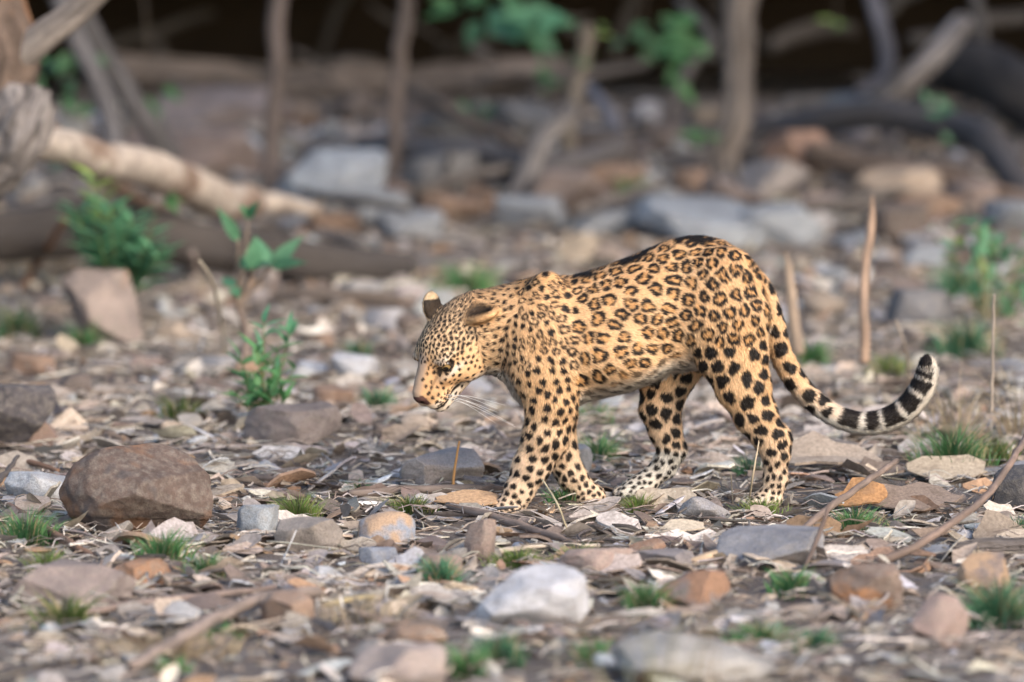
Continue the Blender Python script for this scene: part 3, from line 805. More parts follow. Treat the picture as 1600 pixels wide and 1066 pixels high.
# fern-like shrub by the dark log
b = P(185, 520, 3.8); b[2] = ground_z(b[0], b[1]); pl = plant("leafy_shrub", b, "bright green feathery shrub before the dark log at left")
s = ppm(4.9)
for k_ in range(12):
    tip = P(*[(148, 280), (118, 328), (172, 325), (205, 345), (236, 368), (246, 402), (185, 385), (215, 418), (155, 372), (140, 345), (195, 362), (225, 392)][k_], 3.8 - .05 * (k_ % 3))
    m_ = (b + tip) / 2 + np.array([0, 0, .03])
    st_ = stem(pl, [b, m_, tip], [.005, .004, .002], (.14, .18, .06))
    C_ = catmull([b, m_, tip], 16)
    for q_ in range(7, 16):
        for sd in (-1, 1):
            ax = C_[min(q_ + 1, 15)] - C_[q_ - 1]; ax /= np.linalg.norm(ax)
            dv = ax * .6 + np.array([sd * .75, rng.normal(0, .35), rng.normal(.15, .2)])
            leaf_obj("leaf", st_, C_[q_], dv, rng.uniform(.065, .105), rng.uniform(.024, .034), (G_LIME if k_ == 0 else G_BLUE) * 1.3, n=5)
# broad leaf on its own petiole
b = P(205, 440, 5.0); b[2] = ground_z(b[0], b[1]); pl = plant("seedling", b, "single round green leaf on a thin stalk right of the feathery shrub")
t_ = P(258, 312, 4.7); st_ = stem(pl, [b, P(228, 372, 4.85), t_], [.005, .004, .003], (.33, .24, .15))
for a_ in (-.9, .1, 1.0): leaf_obj("leaf", st_, t_, (math.cos(a_), -.3, math.sin(a_) * .6), .06, .042, G_MID * 1.3)
# broad-leaved sapling
b = P(380, 560, 2.9); b[2] = ground_z(b[0], b[1]); pl = plant("broadleaf_sapling", b, "sapling with broad paddle leaves on reddish stems, left of centre")
fork = P(372, 480, 2.85)
tops = [((372, 375), [((345, 330), .09, .034)]), ((388, 340), [((378, 322), .055, .026), ((400, 318), .06, .028)]), ((425, 415), [((468, 372), .085, .040), ((402, 372), .07, .030), ((470, 408), .08, .036)]), ((395, 420), [((398, 378), .085, .046), ((370, 400), .06, .034), ((418, 408), .07, .036)]),
        ((365, 450), [((348, 430), .06, .032), ((372, 462), .05, .03)])]
stem(pl, [b, P(384, 520, 2.9), fork], [.014, .012, .010], (.27, .21, .18))
for (tx, ty), lv in tops:
    tp = P(tx, ty, 2.8 + rng.normal(0, .04)); st_ = stem(pl, [fork, (fork + tp) / 2 + np.array([0, .02, 0]), tp], [.009, .007, .005], (.26, .20, .16))
    for (lx, ly), L_, W_ in lv:
        tgt = P(lx, ly, 2.75 + rng.normal(0, .06)); leaf_obj("leaf", st_, tp, tgt - tp, max(L_, np.linalg.norm(tgt - tp)) * 1.1, W_ * 1.15, G_BLUE * 1.15, up=(.1, -1, .5), n=7, droop=.1)
# seedling clump nearer
b = P(408, 640, 1.55); b[2] = ground_z(b[0], b[1]); pl = plant("leafy_seedling", b, "narrow leaved green seedling clump left of the leopard's face")
for k_, (tx, ty) in enumerate([(375, 560), (385, 590), (400, 545), (425, 560), (440, 585), (462, 572), (368, 615), (450, 620), (420, 610), (395, 615), (435, 540), (412, 500), (455, 510)]):
    tp = P(tx, ty, 1.5 + rng.normal(0, .05)); st_ = stem(pl, [b, (b + tp) / 2 + rng.normal(0, .008, 3), tp], [.003, .0025, .0015], (.16, .2, .07))
    for q_ in range(8):
        f0 = b + (tp - b) * rng.uniform(.35, 1.0)
        dv = (tp - b) / np.linalg.norm(tp - b) * .5 + np.array([rng.normal(0, .8), rng.normal(0, .4), rng.uniform(.0, .5)])
        leaf_obj("leaf", st_, f0, dv, rng.uniform(.042, .075), rng.uniform(.016, .024), (G_BLUE if ty < 530 else G_MID) * 1.45, n=5)
# bush at right
b = P(1540, 480, 4.2); b[2] = ground_z(b[0], b[1]); pl = plant("leafy_bush", b, "blurred pale green bush at the right edge behind the tail")
for k_ in range(13):
    tp = P(rng.uniform(1465, 1640), rng.uniform(335, 470), 4.2 + rng.normal(0, .15)); st_ = stem(pl, [b, (b + tp) / 2, tp], [.004, .003, .0015], (.22, .2, .1))
    for q_ in range(9):
        f0 = b + (tp - b) * rng.uniform(.4, 1.05) + rng.normal(0, .02, 3)
        leaf_obj("leaf", st_, f0, rng.normal(0, 1, 3) + [0, -.2, .3], rng.uniform(.045, .08), rng.uniform(.02, .032), G_BLUE * 1.3 if rng.random() < .7 else G_LIME, n=5)
# leaf sprays hanging in the dark hollow
def spray(px, py, Y, spread, nl, L, col, label, tiltx=0.0, src=None):
    b = P(*src, Y) if src else P(px + 10, py - 140, Y)
    c_ = P(px, py, Y); pl = plant("leaf_spray", b, label, "branch")
    st_ = stem(pl, [b, (b + c_) / 2 + np.array([.02, 0, 0]), c_], [.006, .004, .002], (.10, .08, .06))
    for q_ in range(nl):
        f0 = P(px + rng.normal(0, spread[0]), py + rng.normal(0, spread[1]), Y + rng.normal(0, .05))
        leaf_obj("leaf", st_, f0, np.array([rng.normal(0, 1), rng.normal(-.2, .4), rng.normal(.0, .35)]), L * rng.uniform(.7, 1.2), L * .45 * rng.uniform(.8, 1.1), col, up=(0, -.9, .5), n=6)


spray(815, 32, 8.9, (38, 12), 16, .16, G_BLUE * 1.25, "bright green drooping leaves at the top above the back log", src=(835, -140))
spray(735, 4, 9.0, (20, 5), 5, .13, G_MID, "few green leaves cut by the top edge of the picture", src=(745, -150))
spray(1065, 75, 9.0, (22, 26), 14, .12, G_MID * 1.2, "green leaves hanging left of the slim pale trunk", src=(1075, -140))
spray(1000, 70, 9.6, (12, 18), 6, .10, G_DARK * 1.6, "dim green leaves in the hollow near the mossy branch stub", src=(1005, -140))
spray(105, 140, 7.6, (22, 40), 16, .10, G_DARK * 1.6, "dim green leaves between the leaning tree and grey branches", src=(90, -120))
spray(225, 165, 8.2, (14, 18), 6, .09, G_MID, "small green leaves on the farther grey leaning branch", src=(215, -90))
spray(1303, 44, 9.4, (5, 7), 3, .07, G_LIME * 1.3, "single yellow green leaf hanging by the violet grey vine", src=(1306, -150))
spray(1466, 190, 8.3, (8, 20), 5, .08, G_BLUE, "green leaves in front of the dark arching log", src=(1470, 280))
spray(925, 42, 8.7, (6, 7), 4, .06, G_LIME, "tuft of green moss leaves on the branch stub", src=(921, 80))
spray(910, 95, 8.68, (5, 12), 4, .05, G_MID, "green leaves half way up the mossy branch stub", src=(904, 125))
spray(745, 165, 9.2, (12, 8), 4, .08, G_BLUE, "blue green leaves above the orange brown slanting branch", src=(742, 200))
spray(850, 122, 9.6, (10, 6), 4, .08, G_MID, "small green leaves at the right end of the back log", src=(850, 160))
spray(1100, 210, 8.2, (10, 12), 4, .07, G_MID * .8, "dim green leaves at the foot of the slim pale trunk", src=(1104, 260))


def tuft(px, py, w, h, nb, col, label, name="grass_tuft", lean=.5, Y=None, wid=.0022, cat="grass"):
    """a tuft of grass blades; w, h in photo pixels"""
    g = G(px, py); s = ppm(g[1]); W, Hh = w * s * 1.25, h * s * 1.0
    mb = MB()
    for _ in range(int(nb * 2.8)):
        r_ = min(abs(rng.normal(0, .42)), .8); a_ = rng.uniform(0, 6.283)
        x0, y0 = g[0] + math.cos(a_) * r_ * W * .5, g[1] + math.sin(a_) * r_ * W * .55
        b0 = np.array([x0, y0, g[2] - .003])
        L = Hh * rng.uniform(.6, 1.6) * max(.4, 1 - r_ * .5)
        out = np.array([math.cos(a_), math.sin(a_), 0]) * lean * rng.uniform(.2, 1.3) + rng.normal(0, .25, 3) * [1, 1, 0]
        m1 = b0 + (np.array([0, 0, 1]) + out * .4) * L * .5; t1 = m1 + (np.array([0, 0, .75]) + out * 1.1) * L * .5
        sd = np.array([math.sin(a_ + 1), math.cos(a_ + 1), 0]) * wid * rng.uniform(.7, 1.3)
        V = np.array([b0 - sd, b0 + sd, m1 + sd * .8, m1 - sd * .8, t1])
        c = col * rng.uniform(.85, 1.6)
        if rng.random() < .16: c = np.array([.42, .34, .20]) * rng.uniform(.7, 1.1)
        mb.add(V - g, [np.array([[0, 1, 2, 3]]), np.array([[3, 2, 4]])], c)
    return obj(name, mb.mesh(name, M_GRASS), None, g, label=label, cat=cat)


TUFTS = [
    (465, 815, 70, 40, 170, G_LIME * .8, "round cushion of grass above the flat tan grey stone"),
    (935, 725, 70, 44, 150, G_MID * .9, "dark green grass tuft between front and hind legs"),
    (255, 878, 90, 46, 150, G_MID, "green grass tuft at the foot of the big boulder"),
    (320, 900, 70, 34, 80, G_MID * .8, "sparse grass below the right end of the big boulder"),
    (40, 850, 100, 50, 150, G_MID * .9, "grass tuft left of the big boulder beside the reddish stick"),
    (75, 895, 60, 36, 80, G_LIME * .7, "small yellowish grass tuft in front of the reddish stick"),
    (640, 800, 90, 26, 130, G_LIME * .6, "low mossy grass between the pale stick and leading paw"),
    (560, 770, 60, 20, 60, G_MID * .8, "thin grass behind the pale curved stick"),
    (686, 918, 60, 44, 120, G_BLUE, "bright green broad grass clump below the upright stone"),
    (810, 885, 110, 26, 160, G_LIME * .75, "low lime grass patch in front of the straight pale stick"),
    (905, 878, 80, 26, 110, G_LIME * .7, "low lime grass patch above the white rounded rock"),
    (1000, 800, 60, 28, 70, G_LIME * .8, "short thin grass around the far hind paw"),
    (1190, 808, 90, 30, 130, G_LIME, "short yellow green grass around the near hind paw"),
    (880, 790, 60, 30, 80, G_MID * .9, "grass between the two front paws"),
    (1335, 832, 90, 38, 150, G_MID, "green grass patch behind the broken brown stone"),
    (1395, 830, 40, 18, 50, G_MID * .8, "small grass sprig right of the grass patch"),
    (1490, 735, 130, 64, 220, G_MID * .8, "wide dark grass clump under the curled tail"),
    (1560, 725, 90, 40, 90, G_LIME * .6, "mixed dry and green grass at right above the long stick"),
    (1590, 835, 50, 30, 60, G_BLUE * .8, "small green tuft at the right edge above the stick log"),
    (1240, 930, 90, 40, 90, G_MID, "blurred green grass in front of the slate slab"),
    (1190, 1008, 110, 34, 110, G_MID, "blurred green grass patch left of the square block"),
    (1275, 1018, 70, 34, 80, G_BLUE * .8, "blurred green tuft just left of the square block"),
    (1560, 980, 110, 70, 150, G_BLUE * .8, "large blurred green clump in the lower right corner"),
    (780, 1040, 80, 50, 90, G_BLUE * .8, "blurred green tuft in front of the white rounded rock"),
    (730, 1060, 60, 50, 70, G_MID, "blurred green tuft at the lower edge in the middle"),
    (930, 1040, 70, 40, 70, G_MID, "blurred green tuft right of the white rounded rock"),
    (1010, 960, 70, 50, 70, G_MID * .8, "blurred grey green tuft left of the dark brown rock"),
    (100, 985, 110, 56, 80, G_LIME * .5, "blurred dry grass on the purple brown rock"),
    (345, 1000, 60, 26, 60, G_MID, "blurred green sprig beside the long curved branch"),
    (270, 1055, 50, 30, 50, G_MID * 1.1, "blurred green sprig at the lower left edge"),
    (730, 470, 90, 55, 120, G_MID * 1.2, "blurred upright grass behind the leopard's neck"),
    (1390, 590, 70, 34, 90, G_LIME * .8, "grass at the foot of the tall stake"),
    (1270, 575, 50, 44, 70, G_MID, "blurred grass right of the short broken stake"),
    (1510, 560, 110, 60, 120, G_BLUE * .8, "blurred blue green grass behind the tail tip"),
    (1170, 740, 60, 30, 60, G_BLUE * .7, "dim grass behind the near hind leg"),
    (590, 640, 60, 36, 60, G_BLUE * .9, "blurred grey green sprig below the leopard's muzzle"),
    (930, 660, 60, 30, 60, G_MID * .8, "blurred green sprig seen under the belly"),
    (460, 680, 60, 36, 70, G_BLUE * .8, "blurred green sprig on the dark brown low rock"),
    (130, 555, 40, 50, 50, G_MID * .8, "green sprig before the orange flanked boulder"),
    (30, 530, 70, 50, 70, G_DARK * 1.5, "dim blurred grass at the left edge"),
    (990, 305, 50, 30, 40, G_MID, "blurred green sprig behind the leopard's back"),
    (1500, 470, 90, 60, 90, G_BLUE, "blurred grass below the right edge bush"),
    (280, 660, 70, 40, 60, G_LIME * .5, "blurred olive grass behind the big boulder"),
    (560, 560, 50, 30, 50, G_BLUE * .7, "faint blue green sprig left of the leopard's eye"),
]
for t_ in TUFTS:
    tuft(*t_[:6], t_[6], wid=.0016 if 690 < t_[1] < 910 else .0026, lean=.8)
# dry grass tangle right of the tail
for k_, (px, py, w, h, nb, lb) in enumerate([(1490, 690, 110, 110, 34, "tangle of dry tan straw right of the curled tail"), (1590, 690, 60, 120, 20, "dry straw stalks at the right edge"),
                                              (60, 440, 120, 90, 60, "dry straw below the leaning tree at left"), (260, 1030, 330, 40, 170, "mat of dry straw in the lower left front"),
                                              (520, 800, 90, 14, 60, "dry moss and rootlets left of the two toned rock"), (560, 985, 160, 60, 40, "pale dry stalks in the lower middle front")]):
    o_ = tuft(px, py, w, h, nb, np.array([.32, .25, .185]), lb, "straw_tuft", lean=1.0, wid=.0016, cat="dry grass")
    if k_ == 3: o_.name = "straw_mat"; o_["kind"] = "stuff"

# tall grass close to the camera, far out of focus
for px, py, nb, c_, lb in ((1010, 900, 16, np.array([.17, .17, .085]), "very blurred tall olive grass in the lower centre right front"), (1075, 930, 10, np.array([.20, .15, .10]), "very blurred brown stalks beside the tall olive grass")):
    g = P(px, py, -4.0); g[2] = float(ground_z(g[0], g[1])); hh = P(px, py, -4.0)[2]
    mb = MB()
    for _ in range(nb):
        b0 = g + np.array([rng.normal(0, .03), rng.normal(0, .03), -.003]); L = hh * rng.uniform(.75, 1.05)
        o_ = np.array([rng.normal(0, .10), rng.normal(0, .05), 0]); sd = np.array([.0016, .0006, 0]) * rng.uniform(.7, 1.3)
        m1 = b0 + np.array([0, 0, L * .55]) + o_ * .3; t1 = b0 + np.array([0, 0, L]) + o_
        mb.add(np.array([b0 - sd, b0 + sd, m1 + sd, m1 - sd, t1]) - g, [np.array([[0, 1, 2, 3]]), np.array([[3, 2, 4]])], c_ * rng.uniform(.7, 1.3))
    obj("grass_tuft", mb.mesh("grass_tuft", M_GRASS), None, g, label=lb, cat="grass")

# added leaf canopy, unseen above the picture, put there to shade the hollow
rs = np.random.default_rng(99)
def shade_canopy(x0, y0, label):
    b = np.array([x0, y0, 1.6]); t = obj("added_shade_tree", None, loc=b, label=label, cat="tree")
    tube_obj("trunk", [b, b + [.2, -.9, 1.4], b + [.8, -3.2, 2.1], b + [1.5, -6.4, 2.1]], [.18, .15, .11, .04], M_BARK, (.2, .17, .15), parent=t, sides=12, n=16, seed=4)
    mb = MB(); ctr = b + np.array([1.5, -6.4, 2.1])
    for _ in range(2600):
        d = rs.normal(size=3); d /= np.linalg.norm(d); p = ctr + d * np.array([2.2, 1.9, .6]) * rs.uniform(.2, 1) ** .5
        V, F = leaf_geo(p, rs.normal(size=3), np.array([0, 0, 1.0]), rs.uniform(.14, .26), rs.uniform(.09, .15), n=3)
        mb.add(V - b, [F], G_DARK * rs.uniform(.7, 1.4))
    obj("crown", mb.mesh("crown", M_LEAF), t)
for k_, x0 in enumerate((-6.2, -3.0, 0.2, 3.4, 6.6)):
    shade_canopy(x0, 11.6 + .3 * (k_ % 2), "%s added tree, unseen above the picture, shading the dark hollow" % ("first second third fourth fifth".split()[k_]))
# ------------------------------------------------------------------ the leopard: an implicit body, meshed once as a single skin
S = ppm(0.0)                                   # metres per photo pixel at the leopard


def ell(Pt, c, r, A=None):
    q = Pt - c
    if A is not None:
        q = q @ A.T
    k0 = np.sqrt(np.sum((q / r) ** 2, -1)); k1 = np.sqrt(np.sum((q / (r * r)) ** 2, -1)) + 1e-9
    return np.where(k0 < 1e-4, -np.min(r), k0 * (k0 - 1) / k1)


def seg_d(Pt, a, b, ra, rb, la, lb):
    """tapered elliptic capsule: ra, rb in-plane radii, la, lb lateral radii"""
    ax = b - a; L = np.linalg.norm(ax); ax = ax / L
    lat = np.array([0, 1.0, 0]); lat = lat - ax * np.dot(lat, ax); lat /= np.linalg.norm(lat)
    nn = np.cross(ax, lat)
    q = Pt - a
    t = np.clip(q @ ax / L, 0, 1)
    r = ra + (rb - ra) * t; l = la + (lb - la) * t
    e = (q @ ax - t * L) / np.minimum(r, l); n = (q @ nn); bb = (q @ lat)
    m = np.minimum(r, l)
    k0 = np.sqrt(e ** 2 + (n / r) ** 2 + (bb / l) ** 2)
    k1 = np.sqrt((e / m) ** 2 + (n / r ** 2) ** 2 + (bb / l ** 2) ** 2) + 1e-9
    return np.where(k0 < 1e-4, -m, k0 * (k0 - 1) / k1), t


def smin(a, b, k):
    h = np.maximum(k - np.abs(a - b), 0) / k
    return np.minimum(a, b) - h * h * k * 0.25


PRIMS = []           # (part, function(P)->distance, lo, hi, k, op, flow direction)


def add_ell(part, px, py, Y, rpx, rlat, k=0.03, rot=0.0, op='u', flow=(1, 0, -.35)):
    c = P(px, py, Y); r = np.array([rpx[0] * S, rlat, rpx[1] * S])
    cr, sr = math.cos(rot), math.sin(rot)
    A = np.array([[cr, 0, -sr], [0, 1, 0], [sr, 0, cr]])
    m = max(r)
    PRIMS.append((part, lambda p: ell(p, c, r, A), c - m, c + m, k, op, np.array(flow, float)))


def add_chain(part, nodes, k=0.02, kk=0.012, slim=0.0):
    """nodes: (px, py, Y, in-plane radius px, lateral radius m)"""
    nodes = [(n[0], n[1], n[2], n[3] - slim, n[4] - slim * S) for n in nodes]
    pts = [P(n[0], n[1], n[2]) for n in nodes]
    for i in range(len(nodes) - 1):
        a, b = pts[i], pts[i + 1]
        ra, rb, la, lb = nodes[i][3] * S, nodes[i + 1][3] * S, nodes[i][4], nodes[i + 1][4]
        m = max(ra, rb, la, lb)
        d = (b - a) / np.linalg.norm(b - a)
        PRIMS.append((part, (lambda p, a=a, b=b, ra=ra, rb=rb, la=la, lb=lb: seg_d(p, a, b, ra, rb, la, lb)[0]),
                      np.minimum(a, b) - m, np.maximum(a, b) + m, k if i == 0 else kk, 'u', d))


# trunk from its side outline: (px, top, bottom, half width m)
TR = np.array([(792, 462, 585, .062), (806, 449, 612, .080), (822, 441, 634, .094), (842, 434, 646, .105), (862, 430, 646, .113), (890, 432, 638, .120),
               (920, 424, 625, .124), (950, 414, 618, .126), (985, 401, 609, .124), (1015, 388, 596, .118), (1045, 376, 581, .110),
               (1075, 369, 576, .106), (1100, 369, 572, .106), (1130, 376, 574, .104), (1155, 391, 572, .098), (1175, 410, 560, .086),
               (1192, 434, 540, .066), (1203, 458, 512, .035)])
TRX = np.array([P(t[0], 500, 0)[0] for t in TR])
TRT = np.array([P(t[0], t[1], 0)[2] for t in TR]); TRB = np.array([P(t[0], t[2], 0)[2] for t in TR]); TRW = TR[:, 3]


def trunk_d(p):
    x = p[..., 0]
    top = np.interp(x, TRX, TRT); bot = np.interp(x, TRX, TRB); w = np.interp(x, TRX, TRW)
    c = 0.5 * (top + bot); h = 0.5 * (top - bot)
    v = (p[..., 2] - c) / h
    w = w * (1 - 0.22 * np.clip(v, 0, 1) ** 2 + 0.05 * np.clip(-v, 0, 1))         # narrower spine
    r = np.stack([w, h], -1); q = np.stack([p[..., 1], p[..., 2] - c], -1)
    k0 = np.sqrt(np.sum((q / r) ** 2, -1)); k1 = np.sqrt(np.sum((q / r ** 2) ** 2, -1)) + 1e-9
    d = np.where(k0 < 1e-4, -np.minimum(w, h), k0 * (k0 - 1) / k1)
    ex = np.maximum(TRX[0] - x, x - TRX[-1])
    return np.where(ex > 0, np.sqrt(np.maximum(d, 0) ** 2 + ex ** 2), np.maximum(d, ex))


PRIMS.append(("trunk", trunk_d, np.array([TRX[0], -.14, TRB.min()]), np.array([TRX[-1], .14, TRT.max()]), 0.03, 'u', np.array([1, 0, -.3])))
# shoulder blades, chest, hips
add_ell("trunk", 850, 478, -.060, (34, 54), .032, k=.035, rot=.15)
add_ell("trunk", 846, 482, .060, (34, 54), .032, k=.035, rot=.15)
add_ell("shoulder", 842, 548, -.092, (50, 66), .040, k=.035, rot=.1, flow=(.5, 0, -1))
add_ell("shoulder", 845, 548, .092, (48, 64), .040, k=.035, rot=.1, flow=(.5, 0, -1))
add_ell("trunk", 822, 585, 0, (34, 50), .075, k=.03, rot=-.35, flow=(.2, 0, -1))
add_ell("trunk", 955, 556, -.05, (72, 46), .082, k=.04)
add_ell("trunk", 955, 556, .05, (72, 46), .082, k=.04)
add_ell("thigh", 1133, 470, -.072, (60, 84), .042, k=.04, rot=.12, flow=(.35, 0, -1))
add_ell("thigh", 1120, 470, .072, (60, 80), .042, k=.04, rot=.12, flow=(.35, 0, -1))
# neck
add_chain("neck", [(838, 508, 0, 66, .090), (800, 515, -.004, 64, .080), (768, 520, -.014, 62, .074)], k=.04, kk=.035)
# near fore leg
add_chain("fore_near", [(850, 575, -.090, 52, .048), (862, 634, -.092, 42, .044), (853, 686, -.090, 38, .040), (829, 732, -.088, 31, .034),
                        (811, 768, -.088, 25, .031), (800, 788, -.088, 23, .031)], k=.03, kk=.02, slim=3.0)
# far fore leg
add_chain("fore_far", [(858, 585, .080, 48, .046), (866, 648, .078, 38, .042), (872, 705, .072, 32, .036), (894, 746, .070, 25, .031),
                       (916, 773, .070, 23, .030), (927, 784, .070, 22, .030)], k=.03, kk=.02, slim=3.5)
# near hind leg
add_chain("hind_near", [(1136, 500, -.074, 66, .050), (1146, 560, -.078, 55, .046), (1162, 606, -.080, 43, .043), (1181, 650, -.080, 34, .037),
                        (1203, 684, -.080, 27, .031), (1213, 710, -.080, 22, .027), (1212, 748, -.080, 19, .025), (1204, 778, -.080, 20, .028)], k=.04, kk=.02, slim=2.0)
add_ell("hind_near", 1224, 684, -.080, (13, 17), .018, k=.02, rot=-.3, flow=(0, 0, -1))
# far hind leg, swung forward and lifted
add_chain("hind_far", [(1082, 520, .066, 60, .052), (1040, 590, .074, 44, .046), (1031, 640, .074, 33, .038), (1040, 674, .074, 26, .032),
                       (1050, 702, .074, 22, .027), (1038, 730, .074, 20, .025), (1012, 752, .074, 18, .026), (992, 763, .074, 18, .029)], k=.04, kk=.02, slim=2.0)
add_ell("hind_far", 1059, 704, .074, (12, 14), .017, k=.02, flow=(0, 0, -1))
# tail
TAIL = [(1180, 452, 0, 27, .040), (1203, 498, .004, 22, .031), (1217, 545, .010, 19, .028), (1236, 585, .016, 18.5, .027), (1264, 620, .020, 18, .027), (1302, 648, .020, 18, .027),
        (1345, 662, .016, 18.5, .028), (1385, 657, .010, 19.5, .029), (1418, 637, .002, 20, .030), (1440, 609, -.004, 20, .030), (1449, 582, -.008, 17, .026), (1449, 568, -.010, 13, .020)]
_tp = catmull(np.array(TAIL), 28)
add_chain("tail", [tuple(t) for t in _tp], k=.03, kk=.008, slim=2.0)


def add_paw(part, px, py, Y, fx, pitch=0.0, lift=0.0, scale=1.0):
    """a paw with four toes pointing towards -x; px, py is the heel of the palm"""
    c = P(px, py, Y); c[2] += lift
    ca, sa = math.cos(pitch), math.sin(pitch)
    def W(f, s, u):
        return c + np.array([-(f * ca - u * sa), s, (u * ca + f * sa) * 1.0]) * scale
    def E(f, s, u, r, k):
        cc = W(f, s, u); rr = np.array(r) * scale
        A = np.array([[ca, 0, -sa], [0, 1, 0], [sa, 0, ca]])
        PRIMS.append((part, lambda p: ell(p, cc, rr, A), cc - max(rr), cc + max(rr), k, 'u', np.array([-1, 0, -.3])))
    E(.012, 0, .022, (.036, .034, .022), .02)
    for s, f in ((-.027, .036), (-.0095, .050), (.0095, .050), (.027, .036)):
        E(f, s, .016, (.021, .0108, .0155), .007)
        E(f + .012, s, .012, (.011, .0095, .0115), .006)


add_paw("fore_near", 802, 800, -.088, 1, lift=-.012, scale=1.05)
add_paw("fore_far", 936, 792, .070, 1, pitch=-.45, lift=.006, scale=.98)
add_paw("hind_near", 1203, 793, -.080, 1, lift=-.002, scale=.98)
add_paw("hind_far", 1003, 772, .074, 1, pitch=-.10, lift=-.004, scale=.96)

# head: local axes f (forward), u (crown), s (near side)
HA, HT, HR_ = R(34), R(44), R(8)
Fv = np.array([-math.cos(HA) * math.cos(HT), -math.sin(HA) * math.cos(HT), -math.sin(HT)])
Uv = np.array([-math.cos(HA) * math.sin(HT), -math.sin(HA) * math.sin(HT), math.cos(HT)])
Sv = np.array([math.sin(HA), -math.cos(HA), 0.0])
Sv, Uv = Sv * math.cos(HR_) - Uv * math.sin(HR_), Uv * math.cos(HR_) + Sv * math.sin(HR_)
HM = np.stack([Fv, Uv, Sv])                     # world -> head
HS = 1.08
EYE = np.array([.078, .020, .043])
HC = P(697, 568, -.095) - (EYE * HS) @ HM       # head centre so that the near eye is where it should be


def h2w(f, u, s):
    return HC + (np.array([f, u, s]) * HS) @ HM


def add_head(f, u, s, r, k=.02, op='u', rot=None, part="head", flow=None):
    c = h2w(f, u, s); r = np.array(r, float) * HS
    A = HM if rot is None else rot @ HM
    m = max(r)
    PRIMS.append((part, lambda p: ell(p, c, r, A), c - m, c + m, k, op, -Fv + .3 * Uv if flow is None else flow))


def rotz(a):  # in the f-u plane
    c, s = math.cos(a), math.sin(a); return np.array([[c, s, 0], [-s, c, 0], [0, 0, 1]])


def add_hcap(a, b, ra, rb, k=.02):
    a, b = h2w(*a), h2w(*b); ra, rb = ra * HS, rb * HS; m = max(ra, rb)
    PRIMS.append(("head", lambda p: seg_d(p, a, b, ra, rb, ra, rb)[0], np.minimum(a, b) - m, np.maximum(a, b) + m, k, 'u', -Fv + .3 * Uv))


add_head(-.010, .004, 0, (.090, .074, .072), k=.03)
add_head(-.060, -.016, 0, (.070, .070, .070), k=.04)
add_head(.028, .034, 0, (.048, .034, .055), k=.035)                       # forehead
for s in (-1, 1):
    add_head(.022, -.026, s * .040, (.058, .048, .036), k=.025)          # cheek
    add_head(.064, .034, s * .036, (.026, .016, .020), k=.024)           # brow
    add_head(.132, -.040, s * .018, (.032, .024, .021), k=.012)          # lip pads
    add_head(.078, -.010, s * .036, (.034, .020, .018), k=.02)           # below the eye
add_hcap((.058, .044, 0), (.152, -.005, 0), .026, .0165, k=.026)         # nose bridge
add_hcap((.055, -.020, 0), (.128, -.029, 0), .043, .029, k=.020)         # muzzle
add_head(.162, -.016, 0, (.011, .0115, .0165), k=.008)                   # nose pad
add_hcap((.000, -.058, 0), (.118, -.072, 0), .034, .019, k=.014)         # lower jaw
add_head(.131, -.074, 0, (.018, .015, .017), k=.010)                     # chin
for s in (-1, 1):
    add_head(.087, .018, s * .050, (.015, .009, .013), k=.008, op='s')   # eye sockets
    add_head(.078, .0325, s * .0445, (.021, .0058, .016), k=.005, rot=rotz(-.25))   # upper lid
    add_head(.080, .0085, s * .0440, (.018, .0045, .013), k=.005, rot=rotz(-.25))   # lower lid
    add_head(.168, -.021, s * .0095, (.006, .004, .004), k=.004, op='s')   # nostrils
# ears: cupped shells, the near one folded back, the far one upright with its back to us
def ear(s, base, tip, face, w=.030, th=.012):
    b, t, fc = np.array(base), np.array(tip), np.array(face, float)
    ax = (t - b); L = np.linalg.norm(ax); ax /= L
    fc = fc - ax * (fc @ ax); fc /= np.linalg.norm(fc); sd = np.cross(ax, fc)
    Ar = np.stack([ax, fc, sd])
    c = b + ax * L * .45
    add_head(*c, (L * .60, th, w), k=.014, rot=Ar, part="ear_near" if s > 0 else "ear_far", flow=ax @ HM)
    c2 = c + fc * th * 1.0 + ax * .006
    add_head(*c2, (L * .46, th * .80, w * .70), k=.004, rot=Ar, op='s')
    return b, ax, fc, sd, L
EAR_N = ear(1, (-.026, .056, .048), (-.072, .046, .098), (-.42, .90, .02), w=.027, th=.014)
EAR_F = ear(-1, (-.004, .060, -.050), (-.038, .102, -.060), (.30, .19, -.93), w=.033, th=.014)

# ---- sample on a grid
H = 0.0034
lo = np.min([p[2] for p in PRIMS], 0) - .02; hi = np.max([p[3] for p in PRIMS], 0) + .02
gx, gy, gz = [np.arange(lo[i], hi[i] + H, H, dtype=np.float32) for i in range(3)]
FLD = np.full((len(gx), len(gy), len(gz)), 0.5, np.float32)
for part, fn, a, b, k, op, fl in PRIMS:
    mg = max(k, .012) + .008
    i0 = np.maximum(((a - mg - lo) / H).astype(int), 0); i1 = ((b + mg - lo) / H).astype(int) + 2
    sl = tuple(slice(i0[q], i1[q]) for q in range(3))
    X = np.stack(np.meshgrid(gx[sl[0]], gy[sl[1]], gz[sl[2]], indexing='ij'), -1)
    d = fn(X).astype(np.float32)
    FLD[sl] = smin(FLD[sl], d, k) if op == 'u' else -smin(-FLD[sl], d, k)


